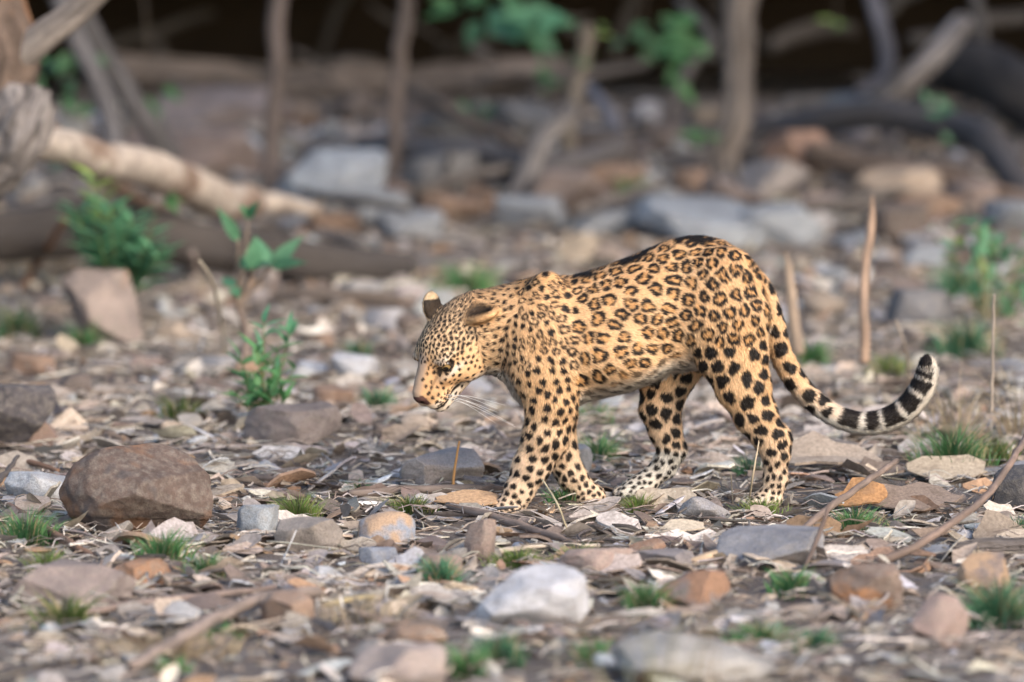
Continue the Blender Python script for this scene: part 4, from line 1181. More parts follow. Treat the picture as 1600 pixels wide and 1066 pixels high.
def surface_nets(Fd, lo, H):
    ins = Fd < 0
    sh = np.array(Fd.shape) - 1
    cnt = np.zeros(sh, np.int8)
    for a in (0, 1):
        for b in (0, 1):
            for c in (0, 1):
                cnt += ins[a:a + sh[0], b:b + sh[1], c:c + sh[2]]
    cells = np.argwhere((cnt > 0) & (cnt < 8))
    idx = np.full(sh, -1, np.int32); idx[tuple(cells.T)] = np.arange(len(cells))
    acc = np.zeros((len(cells), 3)); n = np.zeros(len(cells))
    cs = [(a, b, c) for a in (0, 1) for b in (0, 1) for c in (0, 1)]
    vals = {c: Fd[cells[:, 0] + c[0], cells[:, 1] + c[1], cells[:, 2] + c[2]].astype(float) for c in cs}
    for c in cs:
        for ax in range(3):
            if c[ax] == 0:
                e = list(c); e[ax] = 1; e = tuple(e)
                va, vb = vals[c], vals[e]
                m = (va < 0) != (vb < 0)
                t = np.where(m, va / (va - vb + 1e-12 * (va == vb)), 0)
                p = np.tile(np.array(c, float), (len(cells), 1)); p[:, ax] += t
                acc += np.where(m[:, None], p, 0); n += m
    V = lo + (cells + acc / n[:, None]) * H
    Q = []
    for ax in range(3):
        o1, o2 = (ax + 1) % 3, (ax + 2) % 3
        a = np.take(ins, range(0, ins.shape[ax] - 1), ax); b = np.take(ins, range(1, ins.shape[ax]), ax)
        E = np.argwhere(a != b)
        E = E[(E[:, o1] > 0) & (E[:, o2] > 0) & (E[:, o1] < sh[o1]) & (E[:, o2] < sh[o2])]
        fl = ins[tuple(E.T)]
        def at(d1, d2):
            e = E.copy(); e[:, o1] -= d1; e[:, o2] -= d2
            return idx[tuple(e.T)]
        q = np.stack([at(1, 1), at(0, 1), at(0, 0), at(1, 0)], -1)
        q[~fl] = q[~fl][:, ::-1]
        Q.append(q)
    return V, np.vstack(Q)


SV, SQ = surface_nets(FLD, lo, H)
# a light smoothing of the skin
for _ in range(3):
    acc = np.zeros_like(SV); n = np.zeros(len(SV))
    for a in range(4):
        b = (a + 1) % 4
        np.add.at(acc, SQ[:, a], SV[SQ[:, b]]); np.add.at(n, SQ[:, a], 1)
        np.add.at(acc, SQ[:, b], SV[SQ[:, a]]); np.add.at(n, SQ[:, b], 1)
    SV = SV * .5 + .5 * acc / np.maximum(n, 1)[:, None]
fn_ = np.cross(SV[SQ[:, 2]] - SV[SQ[:, 0]], SV[SQ[:, 3]] - SV[SQ[:, 1]])
SN = np.zeros_like(SV)
for a in range(4):
    np.add.at(SN, SQ[:, a], fn_)
SN /= np.linalg.norm(SN, axis=1)[:, None] + 1e-12

# ---- which part each point of the skin belongs to, and which way its hair lies
best = np.full(len(SV), 9.0); SP = np.zeros(len(SV), int); SF = np.zeros_like(SV)
PN = []
wsum = np.zeros(len(SV))
for part, fn, a, b, k, op, fl in PRIMS:
    if op != 'u':
        continue
    if part not in PN:
        PN.append(part)
    m = np.all((SV > a - .05) & (SV < b + .05), 1)
    d = fn(SV[m]); w = np.exp(-np.maximum(d, 0) / .010)
    SF[m] += fl * w[:, None]; wsum[m] += w
    better = d < best[m]
    ii = np.where(m)[0][better]
    best[ii] = d[better]; SP[ii] = PN.index(part)
SF = SF - SN * np.sum(SF * SN, 1)[:, None]
SF /= np.linalg.norm(SF, axis=1)[:, None] + 1e-9
part_of = np.array(PN)[SP]
isp = {p: part_of == p for p in PN}
HL = ((SV - HC) @ HM.T) / HS                   # head coordinates
IMG = np.stack([800 + FPX * ((SV - CAM) @ RGT) / ((SV - CAM) @ FWD), 533 - FPX * ((SV - CAM) @ UPV) / ((SV - CAM) @ FWD)], -1)
tailp = catmull(np.array(TAIL), 200); tailw = np.array([P(*t[:3]) for t in tailp])
kd = KDTree(200)
for i, t in enumerate(tailw): kd.insert(t, i)
kd.balance()
TT = np.zeros(len(SV)); ti = np.where(isp["tail"])[0]
for i in ti: TT[i] = kd.find(SV[i])[1] / 199.0

# ---- ground colour of the coat
OCH = np.array([.74, .395, .165]); PALE = np.array([.85, .555, .315]); WHT = np.array([.72, .66, .58]); BLK = np.array([.014, .011, .010])
x, y, z = SV.T
topz = np.interp(x, TRX, TRT); botz = np.interp(x, TRX, TRB)
v = np.clip((z - botz) / (topz - botz), -1, 1.2)
nz = SN[:, 2]; inner = SN[:, 1] * np.sign(y + 1e-9) * -1
white = np.zeros(len(SV))
tr = isp["trunk"] | isp["shoulder"] | isp["thigh"] | isp["neck"]
white = np.where(tr, sstep(.20, .03, v) * sstep(.25, -.35, nz), white)
leg = isp["fore_near"] | isp["fore_far"] | isp["hind_near"] | isp["hind_far"]
white = np.where(leg, np.maximum(sstep(.3, .9, inner) * np.where(y > 0, .30, .8), sstep(.30, .06, z) * .42), white)
white = np.where(isp["hind_far"], np.maximum(white, sstep(.155, .125, z) * .95), white)
white = np.where(isp["hind_near"], np.maximum(white, sstep(.075, .03, z) * .7), white)
white = np.where(leg & (z > .22), white * sstep(.34, .22, z), white)
f_, u_, s_ = HL.T
hd = isp["head"]
whead = np.maximum(sstep(-.040, -.058, u_) * sstep(.0, .05, f_) * .75, sstep(.130, .150, f_) * sstep(-.028, -.040, u_) * .7)
whead = np.maximum(whead, np.exp(-(((f_ - .080) / .024) ** 2 + ((u_ - .0005) / .006) ** 2)) * 1.0)
white = np.where(hd, whead, white)
forehead_ = hd & (u_ > .024) & (f_ < .098)
thr = (isp["neck"] | isp["trunk"]) & (x < P(835, 500, 0)[0]) & (z < P(800, 585, 0)[2])
white = np.where(thr, np.maximum(white, .75 * sstep(P(800, 585, 0)[2], P(800, 610, 0)[2], z)), white)
tl = isp["tail"]
tn = (SN * np.array([.3, 0, -1])).sum(1)
white = np.where(tl, np.clip(sstep(.25, .55, TT) * .9 + sstep(-.1, .6, tn) * .5 * sstep(.1, .3, TT), 0, 1), white)
mot = fbm(SV * 14, 5, 3)
col = OCH + (PALE - OCH) * np.clip(.70 + .45 * mot - .45 * (v - .60) * tr, 0, 1)[:, None]
col = col + (WHT - col) * np.clip(white * (1 + .25 * mot), 0, 1)[:, None]
fg = (np.where(hd, sstep(.012, .034, u_) * sstep(.105, .08, f_) * sstep(-.07, -.01, f_), 0) * .45)[:, None]
col = col * (1 - fg) + fg * np.array([.66, .50, .33])
brg = (np.where(hd, sstep(.07, .10, f_) * sstep(-.040, -.018, u_), 0) * (.85 + .40 * fbm(SV * 55, 8, 3)))[:, None]
col = col * (1 - brg) + brg * np.array([.50, .29, .145])
brt = np.where(hd, sstep(.075, .10, f_) * sstep(.019, .010, np.abs(s_)) * sstep(-.02, -.005, u_), 0)[:, None] * .8  # bridge top greyed to paint in the shaded plane of the face
col = col * (1 - brt) + brt * np.array([.36, .27, .21])
eyp = np.where(hd, np.exp(-(((f_ - .080) / .028) ** 2 + ((np.abs(u_ - .018) - .019) / .006) ** 2)) * sstep(.02, .035, np.abs(s_)), 0)[:, None] * .45
col = col * (1 - eyp) + eyp * WHT

# ---- the spots: centres spread over the skin, spacing and kind by region
spacing = np.full(len(SV), .0318)
neckness = (isp["neck"] | isp["shoulder"] | (isp["trunk"] & (x < P(900, 0, 0)[0])))
spacing = np.where(neckness, np.interp(x, [P(790, 0, 0)[0], P(830, 0, 0)[0], P(890, 0, 0)[0]], [.0150, .0185, .0235]), spacing)
spacing = np.where(isp["fore_near"] | isp["fore_far"], np.interp(z, [.02, .06, .15, .3], [.0125, .018, .0255, .0215]), spacing)
spacing = np.where(isp["hind_near"] | isp["hind_far"], np.interp(z, [.02, .05, .10, .16, .24, .34, .44], [.0115, .013, .017, .025, .034, .034, .031]), spacing)
spacing = np.where(isp["thigh"], np.interp(z, [.34, .46, .6], [.032, .0295, .0305]), spacing)
spacing = np.where(tl, .034, spacing)
forehead = hd & (u_ > .022) & (f_ < .112)
spacing = np.where(hd, .0130, spacing)
spacing = np.where(hd & (f_ < .02), .0170, spacing)
spacing = np.where(forehead, .0098, spacing)
spacing = np.where(forehead & (f_ > .03), .0095, spacing)
nospot = hd & ((f_ > .108) & (np.abs(s_) < .013) & (u_ > -.030))           # plain nose bridge
nospot |= hd & (f_ > .150)
nospot |= isp["ear_near"] | isp["ear_far"]
nospot |= tl & (TT > .44)
CELL = .040
order = rng.permutation(len(SV))
grid, cen = {}, []
spl = spacing.tolist(); svl = SV.tolist(); snl = SN.tolist(); kel = np.floor(SV / CELL).astype(int).tolist(); nsl = nospot.tolist()
NB = [(a, b, c) for a in (-1, 0, 1) for b in (-1, 0, 1) for c in (-1, 0, 1)]
for i in order.tolist():
    if nsl[i]:
        continue
    p = svl[i]; r = spl[i]; kx, ky, kz = kel[i]; ok = True; n = snl[i]
    for a, b, c in NB:
        for j in grid.get((kx + a, ky + b, kz + c), ()):
            o = svl[j]
            d2 = (o[0] - p[0]) ** 2 + (o[1] - p[1]) ** 2 + (o[2] - p[2]) ** 2
            lim = r + spl[j]
            if d2 < lim * lim * .25:
                m = snl[j]
                if n[0] * m[0] + n[1] * m[1] + n[2] * m[2] > 0 or d2 < lim * lim * .06:
                    ok = False; break
        if not ok: break
    if ok:
        grid.setdefault((kx, ky, kz), []).append(i); cen.append(i)
cen = np.array(cen); NC = len(cen)
kv = KDTree(NC)
for i, c in enumerate(cen): kv.insert(SV[c], i)
kv.balance()
wn_ = fbm(SV * 60, 31, 3); wn2 = fbm(SV * 60 + 40, 37, 3); wn3 = fbm(SV * 60 + 80, 41, 3)
WV = SV + np.stack([wn_, wn2, wn3], -1) * (spacing * .17)[:, None]
c1 = np.full(len(SV), -1); c2 = np.full(len(SV), -1)
cnl = SN[cen].tolist()
for i in np.where(~(isp["ear_near"] | isp["ear_far"]))[0].tolist():
    n = snl[i]; k = 0
    for co, j, dd in kv.find_n(WV[i], 7):
        m = cnl[j]
        if n[0] * m[0] + n[1] * m[1] + n[2] * m[2] > -.1:
            if k == 0: c1[i] = j; k = 1
            else: c2[i] = j; break
ok = (c1 >= 0) & (c2 >= 0)
P1, P2 = SV[cen[c1]], SV[cen[c2]]
d1v = WV - P1; r1 = np.linalg.norm(d1v, axis=1)
inset = (np.sum((WV - P2) ** 2, 1) - r1 ** 2) / (2 * np.linalg.norm(P1 - P2, axis=1) + 1e-6)
n1 = SN[cen[c1]]; e1 = SF[cen[c1]]; e2 = np.cross(n1, e1)
rc_ = rng.random((NC, 8)) * 6.283
uu, vv = np.sum(d1v * e1, 1), np.sum(d1v * e2, 1)
an = (rng.normal(0, .55, NC))[c1]; uu, vv = uu * np.cos(an) + vv * np.sin(an), -uu * np.sin(an) + vv * np.cos(an)
cpart = part_of[cen]; cv = v[cen]; cz = z[cen]; csp = spacing[cen]
rnd = rng.random(NC)
cring = (np.isin(cpart, ("trunk",)) & (csp > .027) & (cv > .20)) | ((cpart == "thigh") & (cz > .46)) | ((cpart == "hind_near") & (cz > .42))
cring |= np.isin(cpart, ("shoulder", "trunk")) & (csp > .0165) & (rnd < .62) & (cz > .24)
asp = rng.uniform(1.0, 1.22, NC); fore_c = forehead[cen]
asp = np.where(fore_c, 1.5, asp)
asp = np.where((cpart == "trunk") & (cv < .2), 1.35, asp)
th = np.arctan2(vv, uu)
rr = np.sqrt((uu / asp[c1]) ** 2 + (vv * asp[c1]) ** 2)
rcc = rc_[c1]
lob = 1 + .09 * np.cos(3 * th + rcc[:, 0]) + .08 * np.cos(2 * th + rcc[:, 1])
kk = np.full(NC, .50)
legc = np.isin(cpart, ("fore_near", "fore_far", "hind_near", "hind_far"))
kk = np.where(cring, .60, kk); kk = np.where(legc, .47, kk); kk = np.where(np.char.startswith(cpart, 'hind') & (cz > .14), .54, kk); kk = np.where(legc & (cz > .2) & np.char.startswith(cpart, 'fore'), .44, kk); kk = np.where(cpart == "neck", .38, kk)
kk = np.where((cpart == "trunk") & (cv < .2), .42, kk)
hdc = hd[cen]; kk = np.where(hdc, .34, kk); kk = np.where(hdc & (f_[cen] < .02) & (u_[cen] < .02), .21, kk); kk = np.where(fore_c, .72 - .30 * sstep(.06, .098, f_[cen]), kk)
kk = np.where(np.isin(cpart, ("shoulder",)) & ~cring, .44, kk)
kk = np.where(tl[cen], .50, kk)
Ro = csp[c1] * (kk * rng.uniform(.85, 1.12, NC))[c1] * lob
gapw = np.where(cring[c1], csp[c1] * .075, csp[c1] * .10)
qd = np.minimum(inset - gapw, Ro - rr)
wd = csp[c1] * (.31 + .07 * np.cos(2 * th + rcc[:, 2]) + .05 * np.cos(3 * th + rcc[:, 3]))
ngap = (1 + (rcc[:, 4] * 3 / 6.284).astype(int))
gp = np.cos(th * ngap + rcc[:, 5]) > (.80 + .28 * rcc[:, 6] / 6.283)
wd = np.where(gp & (csp[c1] > .0), -.004, wd)
wd = np.where((csp[c1] < .027) & ~gp, csp[c1] * .33, wd)
wd = np.where((cpart[c1] == 'thigh') & ~gp, wd * 1.2, wd)
ed = np.minimum(.0016, csp[c1] * .09)
solid = sstep(-ed, ed, qd)
ringd = solid * sstep(wd + ed, wd - ed, qd)
dark = np.where(ok, np.where(cring[c1], ringd, solid), 0)
core = np.where(ok & cring[c1] & (csp[c1] > .027), sstep(0, .003, qd), 0)
dark = np.where((part_of == "trunk") & (cv[c1] < .2), dark * .8, dark)
# spine: long black marks along the back
ridge = (isp["trunk"] | isp["thigh"]) & (nz > .45) & (x > P(895, 0, 0)[0]) & (x < P(1150, 0, 0)[0])
sp_n = fbm(np.stack([x * 26, y * 40, z * 0], -1), 77, 2)
dark = np.where(ridge, np.maximum(dark, sstep(.048, .040, np.abs(y - .006) + .022 * sp_n) * sstep(-.20, -.02, fbm(np.stack([x * 30, y * 34, z * 0], -1), 78, 2) - .02 - .5 * sstep(P(1030, 0, 0)[0], P(1080, 0, 0)[0], x))), dark)
# tail bands
tb = np.zeros(len(SV))
for a, b in ((.47, .535), (.555, .61), (.625, .695), (.71, .785), (.80, .862), (.873, .915), (.925, .95), (.958, 1.01)):
    tb = np.maximum(tb, sstep(a - .006, a + .006, TT + .008 * wn_) * sstep(b + .006, b - .006, TT + .008 * wn_))
upper = sstep(.55, .15, tn) if True else 1
ctr = tailw[np.clip((TT * 199).astype(int), 0, 199)]
tang = np.gradient(tailw, axis=0)[np.clip((TT * 199).astype(int), 0, 199)]; tang /= np.linalg.norm(tang, axis=1)[:, None]
outw = np.stack([tang[:, 2], 0 * x, -tang[:, 0]], -1)                       # the under side of the curling tail
und = np.sum(SN * outw, 1)
dark = np.where(tl & (TT > .44), np.maximum(dark * 0, tb * sstep(.62, .40, und + .3 * wn_)), dark)
# face
eye_l = np.sqrt(((f_ - .081) / 1.5) ** 2 + (u_ - .0185) ** 2 + (np.abs(s_) - .047) ** 2)
dark = np.where(hd, np.maximum(dark, sstep(.0164, .0138, eye_l)), dark)
tear = np.sqrt((f_ - .101) ** 2 * .35 + (u_ - .011) ** 2 + (np.abs(s_) - .033) ** 2)
dark = np.where(hd, np.maximum(dark, sstep(.0085, .005, tear) * .95), dark)
lipl = np.abs(u_ + .0545 + .10 * np.maximum(.11 - f_, 0) - .15 * np.maximum(f_ - .144, 0))
dark = np.where(hd & (f_ > .068), np.maximum(dark, sstep(.0058, .0032, lipl) * sstep(.068, .08, f_) * .97), dark)
for kk_ in range(3):
    row = np.abs(u_ + .034 + .0065 * kk_ + .06 * (.126 - f_)) 
    dark = np.where(hd & (f_ > .106) & (f_ < .154), np.maximum(dark, sstep(.0034, .0018, row) * .92 * (np.sin(f_ * 520 + kk_ * 2) > -.2)), dark)
wing = np.sqrt(((f_ - .154) / 1.6) ** 2 + (u_ + .018 + .5 * (f_ - .154)) ** 2 + (np.abs(s_) - .017) ** 2)
dark = np.where(hd, np.maximum(dark, sstep(.0062, .0035, wing) * .9), dark)
fold_ = np.abs(u_ - .004 + .35 * (f_ - .11)) + .4 * np.abs(np.abs(s_) - .027)
dark = np.where(hd & (f_ > .10) & (f_ < .150), np.maximum(dark, sstep(.0050, .0025, fold_) * .45), dark)
nosec = np.array([.10, .050, .042])
npad = hd & (f_ > .158) & (u_ > -.032) & (u_ < -.004)
col = np.where(npad[:, None], nosec, col)
nst = hd & (f_ > .160) & (np.abs(np.abs(s_) - .009) < .0035) & (np.abs(u_ + .022) < .004)
dark = np.where(nst | (hd & (f_ > .153) & (np.abs(s_) < .0016) & (u_ < -.026)), 1.0, dark)
# ears: black behind with a pale spot, pale inside, shade painted dark deep in the cup
for nm, (b, ax, fc, sd, L) in (("ear_near", EAR_N), ("ear_far", EAR_F)):
    q = HL - b; t = q @ ax / L; front = SN @ (fc @ HM)
    m = isp[nm]
    back = m & (front < .25)
    inn = m & (front >= .25)
    col = np.where(m[:, None], PALE * 1.0, col)
    if nm == "ear_far":
        dark = np.where(m, np.where((t > -.3) & (t < .76 + .06 * wn_) & (front < .80) & (np.abs(q @ sd) < .0330), .97, 0), dark)
        col = np.where((back & (t >= .60))[:, None], np.array([.56, .40, .24]), col)
    else:
        em = fbm(SV * 90, 15, 2)
        col = np.where(m[:, None], OCH * .5 + PALE * .5 * (1 + .3 * em[:, None]), col)
        dark = np.where(back, sstep(.15, .45, em) * .8 * (t < .75), dark)
    dark = np.where(inn, sstep(.030, .016, np.sqrt((q @ sd) ** 2 + ((t - .42) * L * .7) ** 2)) * .95, dark)
col = col + (np.array([.66, .335, .120]) - col) * (core * .75 * (1 - white))[:, None]
BR = BLK + np.array([.008, .005, .003]) * (.5 + .5 * mot[:, None])
SC = col + (BR - col) * dark[:, None]
SC = np.clip(SC, .003, 1)

# ---- objects
ROOT = np.array([P(1000, 700, 0)[0], 0.0, 0.0])
leopard = obj("leopard", None, loc=ROOT, label="spotted leopard walking with lowered head and curled black-banded tail", cat="leopard")
m_skin, nt, bs = new_mat("leopard_skin")
ca = N(nt, "ShaderNodeAttribute", attribute_name="Col").outputs["Color"]
nt.links.new(ca, bs.inputs["Base Color"]); bs.inputs["Roughness"].default_value = .75; bs.inputs["Specular IOR Level"].default_value = .15
me = mesh_np("body", SV - ROOT, [SQ], [m_skin], True, {"Col": ('FLOAT_COLOR', np.hstack([SC, np.ones((len(SC), 1))]))})
obj("body", me, leopard)

# fur: short blades of hair lying along the coat
A4 = np.linalg.norm(fn_, axis=1) * .5
NF = 300000
fi = rng.choice(len(SQ), NF, p=A4 / A4.sum())
ab = rng.random((NF, 2))
q = SQ[fi]
wts = np.stack([(1 - ab[:, 0]) * (1 - ab[:, 1]), ab[:, 0] * (1 - ab[:, 1]), ab[:, 0] * ab[:, 1], (1 - ab[:, 0]) * ab[:, 1]], -1)
rp = np.einsum('nk,nkd->nd', wts, SV[q]); rn = np.einsum('nk,nkd->nd', wts, SN[q]); rf = np.einsum('nk,nkd->nd', wts, SF[q])
rc = np.einsum('nk,nkd->nd', wts, SC[q])
qi = q[:, 0]
flen = np.full(len(SV), .0105)
flen = np.where(tr & (v < .2), .015, flen)
flen = np.where(leg, np.interp(z, [.03, .1, .3], [.0055, .008, .0105]), flen)
flen = np.where(hd, np.interp(f_, [-.02, .05, .10], [.008, .0055, .004]), flen)
flen = np.where(isp["ear_far"], .006, flen); flen = np.where(isp["ear_near"], .013, flen)
flen = np.where(tl, np.interp(TT, [0, .4, .8, 1], [.010, .010, .011, .012]), flen)
flen = np.where(thr, .013, flen)
nearnose = hd & (((f_ > .159) & (u_ > -.032)) | (eye_l < .0125))
flen = np.where(nearnose, .0006, flen)
fl_ = flen[qi] * rng.uniform(.6, 1.25, NF)
jit = rng.normal(0, .18, (NF, 3))
dirn = rf + jit
dirn -= rn * np.sum(dirn * rn, 1)[:, None]; dirn /= np.linalg.norm(dirn, axis=1)[:, None] + 1e-9
lift = rng.uniform(.15, .62, NF)[:, None]
d1 = dirn * np.cos(lift * 1.4) + rn * np.sin(lift * 1.4); d2 = dirn * np.cos(lift * .6) + rn * np.sin(lift * .6)
sdv = np.cross(d1, rn); sdv /= np.linalg.norm(sdv, axis=1)[:, None] + 1e-9
wdt = (rng.uniform(.00045, .0008, NF) * np.clip(fl_ / .008, .5, 1.2))[:, None]
b0 = rp - rn * .0005
m0 = b0 + d1 * fl_[:, None] * .5; t0 = m0 + d2 * fl_[:, None] * .5
VF = np.stack([b0 - sdv * wdt, b0 + sdv * wdt, m0 + sdv * wdt * .75, m0 - sdv * wdt * .75, t0], 1).reshape(-1, 3)
k5 = np.arange(NF)[:, None] * 5
FQ = k5 + np.array([[0, 1, 2, 3]]); FT = k5 + np.array([[3, 2, 4]])
br = rng.uniform(.78, 1.18, NF)[:, None]
fc5 = np.repeat((rc * br)[:, None], 5, 1); fc5[:, 4] *= 1.08; fc5[:, :2] *= .82
fn5 = np.repeat((rn + .25 * rng.normal(0, 1, (NF, 3)))[:, None], 5, 1).reshape(-1, 3)
m_fur, nt, bs = new_mat("leopard_fur")
ca = N(nt, "ShaderNodeAttribute", attribute_name="Col").outputs["Color"]
nv = N(nt, "ShaderNodeAttribute", attribute_name="skin_normal").outputs["Vector"]
nn_ = N(nt, "ShaderNodeVectorMath", operation='NORMALIZE'); nt.links.new(nv, nn_.inputs[0])
nt.links.new(nn_.outputs[0], bs.inputs["Normal"])
nt.links.new(ca, bs.inputs["Base Color"]); bs.inputs["Roughness"].default_value = .55; bs.inputs["Specular IOR Level"].default_value = .25
C5 = fc5.reshape(-1, 3)
me = mesh_np("fur", VF - ROOT, [FQ, FT], [m_fur], True,
             {"Col": ('FLOAT_COLOR', np.hstack([C5, np.ones((len(C5), 1))])), "skin_normal": ('FLOAT_VECTOR', fn5)})
obj("fur", me, leopard)

# eyes
m_eye, nt, bs = new_mat("leopard_eye")
gc = N(nt, "ShaderNodeTexCoord").outputs["Object"]
sx = N(nt, "ShaderNodeSeparateXYZ"); nt.links.new(gc, sx.inputs[0])
cr = N(nt, "ShaderNodeValToRGB"); nt.links.new(sx.outputs[2], cr.inputs[0])
el = cr.color_ramp; el.interpolation = 'LINEAR'
while len(el.elements) < 5: el.elements.new(.5)
for e, (p_, c_) in zip(el.elements, [(.0, (.03, .02, .015)), (.55, (.03, .02, .015)), (.62, (.20, .12, .05)), (.84, (.34, .22, .09)), (.91, (.004, .004, .004))]):
    e.position = p_; e.color = (*c_, 1)
nt.links.new(cr.outputs[0], bs.inputs["Base Color"]); bs.inputs["Roughness"].default_value = .08
Vi, Fi = ICO[3]
eme = mesh_np("eye", Vi, [Fi], [m_eye], True)
for s in (1, -1):
    o = obj("eye", eme, leopard, h2w(.0800, .0195, s * .0440) - ROOT)
    look = Vector((Fv * .80 + Sv * s * .58 - Uv * .22)).normalized()
    o.rotation_euler = look.to_track_quat('Z', 'Y').to_euler(); o.scale = (.0142,) * 3

# whiskers
m_wh, nt, bs = new_mat("whisker_white"); bs.inputs["Base Color"].default_value = (.8, .78, .74, 1); bs.inputs["Roughness"].default_value = .4
for s in (1, -1):
    for i in range(6):
        r0 = h2w(.130 - .006 * (i % 3), -.036 - .0065 * (i // 2), s * .034)
        ln = [.15, .13, .17, .12, .16, .11][i]
        dv = (-.35 + .12 * (i % 3)) * Fv + s * .85 * Sv + (-.15 - .16 * (i // 2)) * Uv
        dv = dv / np.linalg.norm(dv)
        p1 = r0 + dv * ln * .5; p2 = r0 + dv * ln + np.array([.02, 0, -.022])
        Vw, Fw, tc = tube([r0, p1, p2], [.0005, .00045, .0002], sides=4, n=7)
        obj("whisker", mesh_np("whisker", Vw - r0, Fw, [m_wh]), leopard, r0 - ROOT)
# ------------------------------------------------------------------ litter: stones, bark chips, dry leaves, pale slivers, twigs
M_LIT = litter_material("litter", True)
M_LITO = litter_material("litter_piece", False)
M_DRY = litter_material("dry_leaf", True, transl=.12, scale=70)
M_DRYO = litter_material("dry_leaf_piece", False, transl=.12, scale=70)
PAL = {
    "tan": (.42, .350, .290), "pale": (.62, .575, .515), "brown": (.235, .185, .158), "greybrown": (.35, .317, .298), "grey": (.41, .41, .42),
    "rust": (.37, .245, .168), "dark": (.10, .088, .082), "blue": (.40, .43, .48), "white": (.74, .73, .73)}
WORD = {"tan": "tan", "pale": "pale cream", "brown": "brown", "greybrown": "grey brown", "grey": "grey", "rust": "rust orange", "dark": "blackish", "blue": "bluish grey", "white": "whitish"}


def chip_shape(seed, nu=6):
    """an irregular curved flake of bark or wood, with thickness; length 1 along x"""
    rs = np.random.default_rng(seed)
    t = np.linspace(-.5, .5, nu); w = .5 * (1 - np.abs(2 * t) ** rs.uniform(2, 5) * rs.uniform(.3, .9)) * (1 + rs.normal(0, .16, nu))
    w2 = .5 * (1 - np.abs(2 * t) ** rs.uniform(2, 5) * rs.uniform(.3, .9)) * (1 + rs.normal(0, .16, nu))
    bow, curl, tw = rs.normal(0, .16), rs.uniform(-1.0, 1.1), rs.normal(0, .35)
    top = []
    for i in range(nu):
        for s, ww in ((1, w[i]), (0, 0), (-1, w2[i])):
            yy = s * ww; zz = bow * (1 - 4 * t[i] ** 2) + curl * (yy ** 2) + tw * t[i] * yy + rs.normal(0, .010)
            top.append((t[i] + (rs.normal(0, .03) if i in (0, nu - 1) else 0), yy, zz))
    top = np.array(top); th = rs.uniform(.05, .11)
    bot = top - [0, 0, th]
    V = np.vstack([top, bot]); m = len(top); F = []
    for i in range(nu - 1):
        for j in (0, 1):
            a = i * 3 + j; F.append((a, a + 1, a + 4, a + 3)); F.append((m + a, m + a + 3, m + a + 4, m + a + 1))
        a = i * 3; F.append((a, a + 3, m + a + 3, m + a)); a += 2; F.append((a + 3, a, m + a, m + a + 3))
    for e in (0, (nu - 1) * 3):
        for j in (0, 1):
            a = e + j; F.append((a, m + a, m + a + 1, a + 1) if e == 0 else (a + 1, m + a + 1, m + a, a))
    return V, np.array(F)


def dryleaf_shape(seed, n=7):
    rs = np.random.default_rng(seed + 500)
    t = np.linspace(0, 1, n); w = .5 * np.sin(np.pi * np.clip(t, .03, .97) ** rs.uniform(.6, .9)) * (1 + rs.normal(0, .08, n))
    c1, c2, k = rs.normal(0, .35), rs.uniform(-.9, 1.6), rs.normal(0, .3)
    V = []
    for i in range(n):
        zz = c1 * (t[i] - .5) ** 2 * 1.5
        for s in (-1, -.5, 0, .5, 1):
            y = s * w[i]; V.append((t[i] - .5, y, zz + c2 * y * y + .10 * abs(y) + k * y * (t[i] - .5) + rs.normal(0, .012)))
    F = []
    for i in range(n - 1):
        for j in range(4):
            a = i * 5 + j; F.append((a, a + 1, a + 6, a + 5))
    return np.array(V), np.array(F)


def twig_shape(seed):
    rs = np.random.default_rng(seed + 900)
    p = np.array([[-.5, 0, 0], [-.2, rs.normal(0, .05), rs.uniform(0, .04)], [.15, rs.normal(0, .07), rs.uniform(0, .05)], [.5, rs.normal(0, .1), rs.normal(0.02, .03)]])
    V, F, tc = tube(p, np.array([.5, .5, .42, .25]) * .05, sides=4, n=6, seed=seed, rough=.1, rough_scale=20)
    return V, F


CH = [chip_shape(i) for i in range(24)]; CHL = [chip_shape(i, 4) for i in range(24)]; DLL = [dryleaf_shape(i, 5) for i in range(16)]; DL = [dryleaf_shape(i) for i in range(16)]; TW = [twig_shape(i) for i in range(14)]
ST = [stone_shape(200 + i, 1, 5, .05, .0) for i in range(18)]
STH = [stone_shape(200 + i, 3, 8, .05, .0) for i in range(18)]


def rotm(rx, ry, rz):
    return np.array(Matrix.Rotation(rz, 3, 'Z') @ Matrix.Rotation(ry, 3, 'Y') @ Matrix.Rotation(rx, 3, 'X'))


def scatter(n, seed, dmin=10.2, dmax=24.5, power=1.0):
    n = int(n * 1.15)
    rs = np.random.default_rng(seed)
    d = dmin + (dmax - dmin) * rs.random(n * 2) ** power
    x = rs.uniform(-1, 1, n * 2); x = np.sign(x) * np.abs(x) ** .92 * (d * .092 + .95)
    y = d - 14.0                                        # gathered in drifts, with barer soil between
    keep = rs.random(n * 2) < np.clip(.5 + .75 * fbm(np.stack([x * 2.1, y * 1.2, 0 * x + seed * .37], -1), 61, 3), .12, 1)
    return x[keep][:n], y[keep][:n]


def pixel_of(p):
    q = np.asarray(p) - CAM; z = q @ FWD
    return 800 + FPX * (q @ RGT) / z, 533 - FPX * (q @ UPV) / z


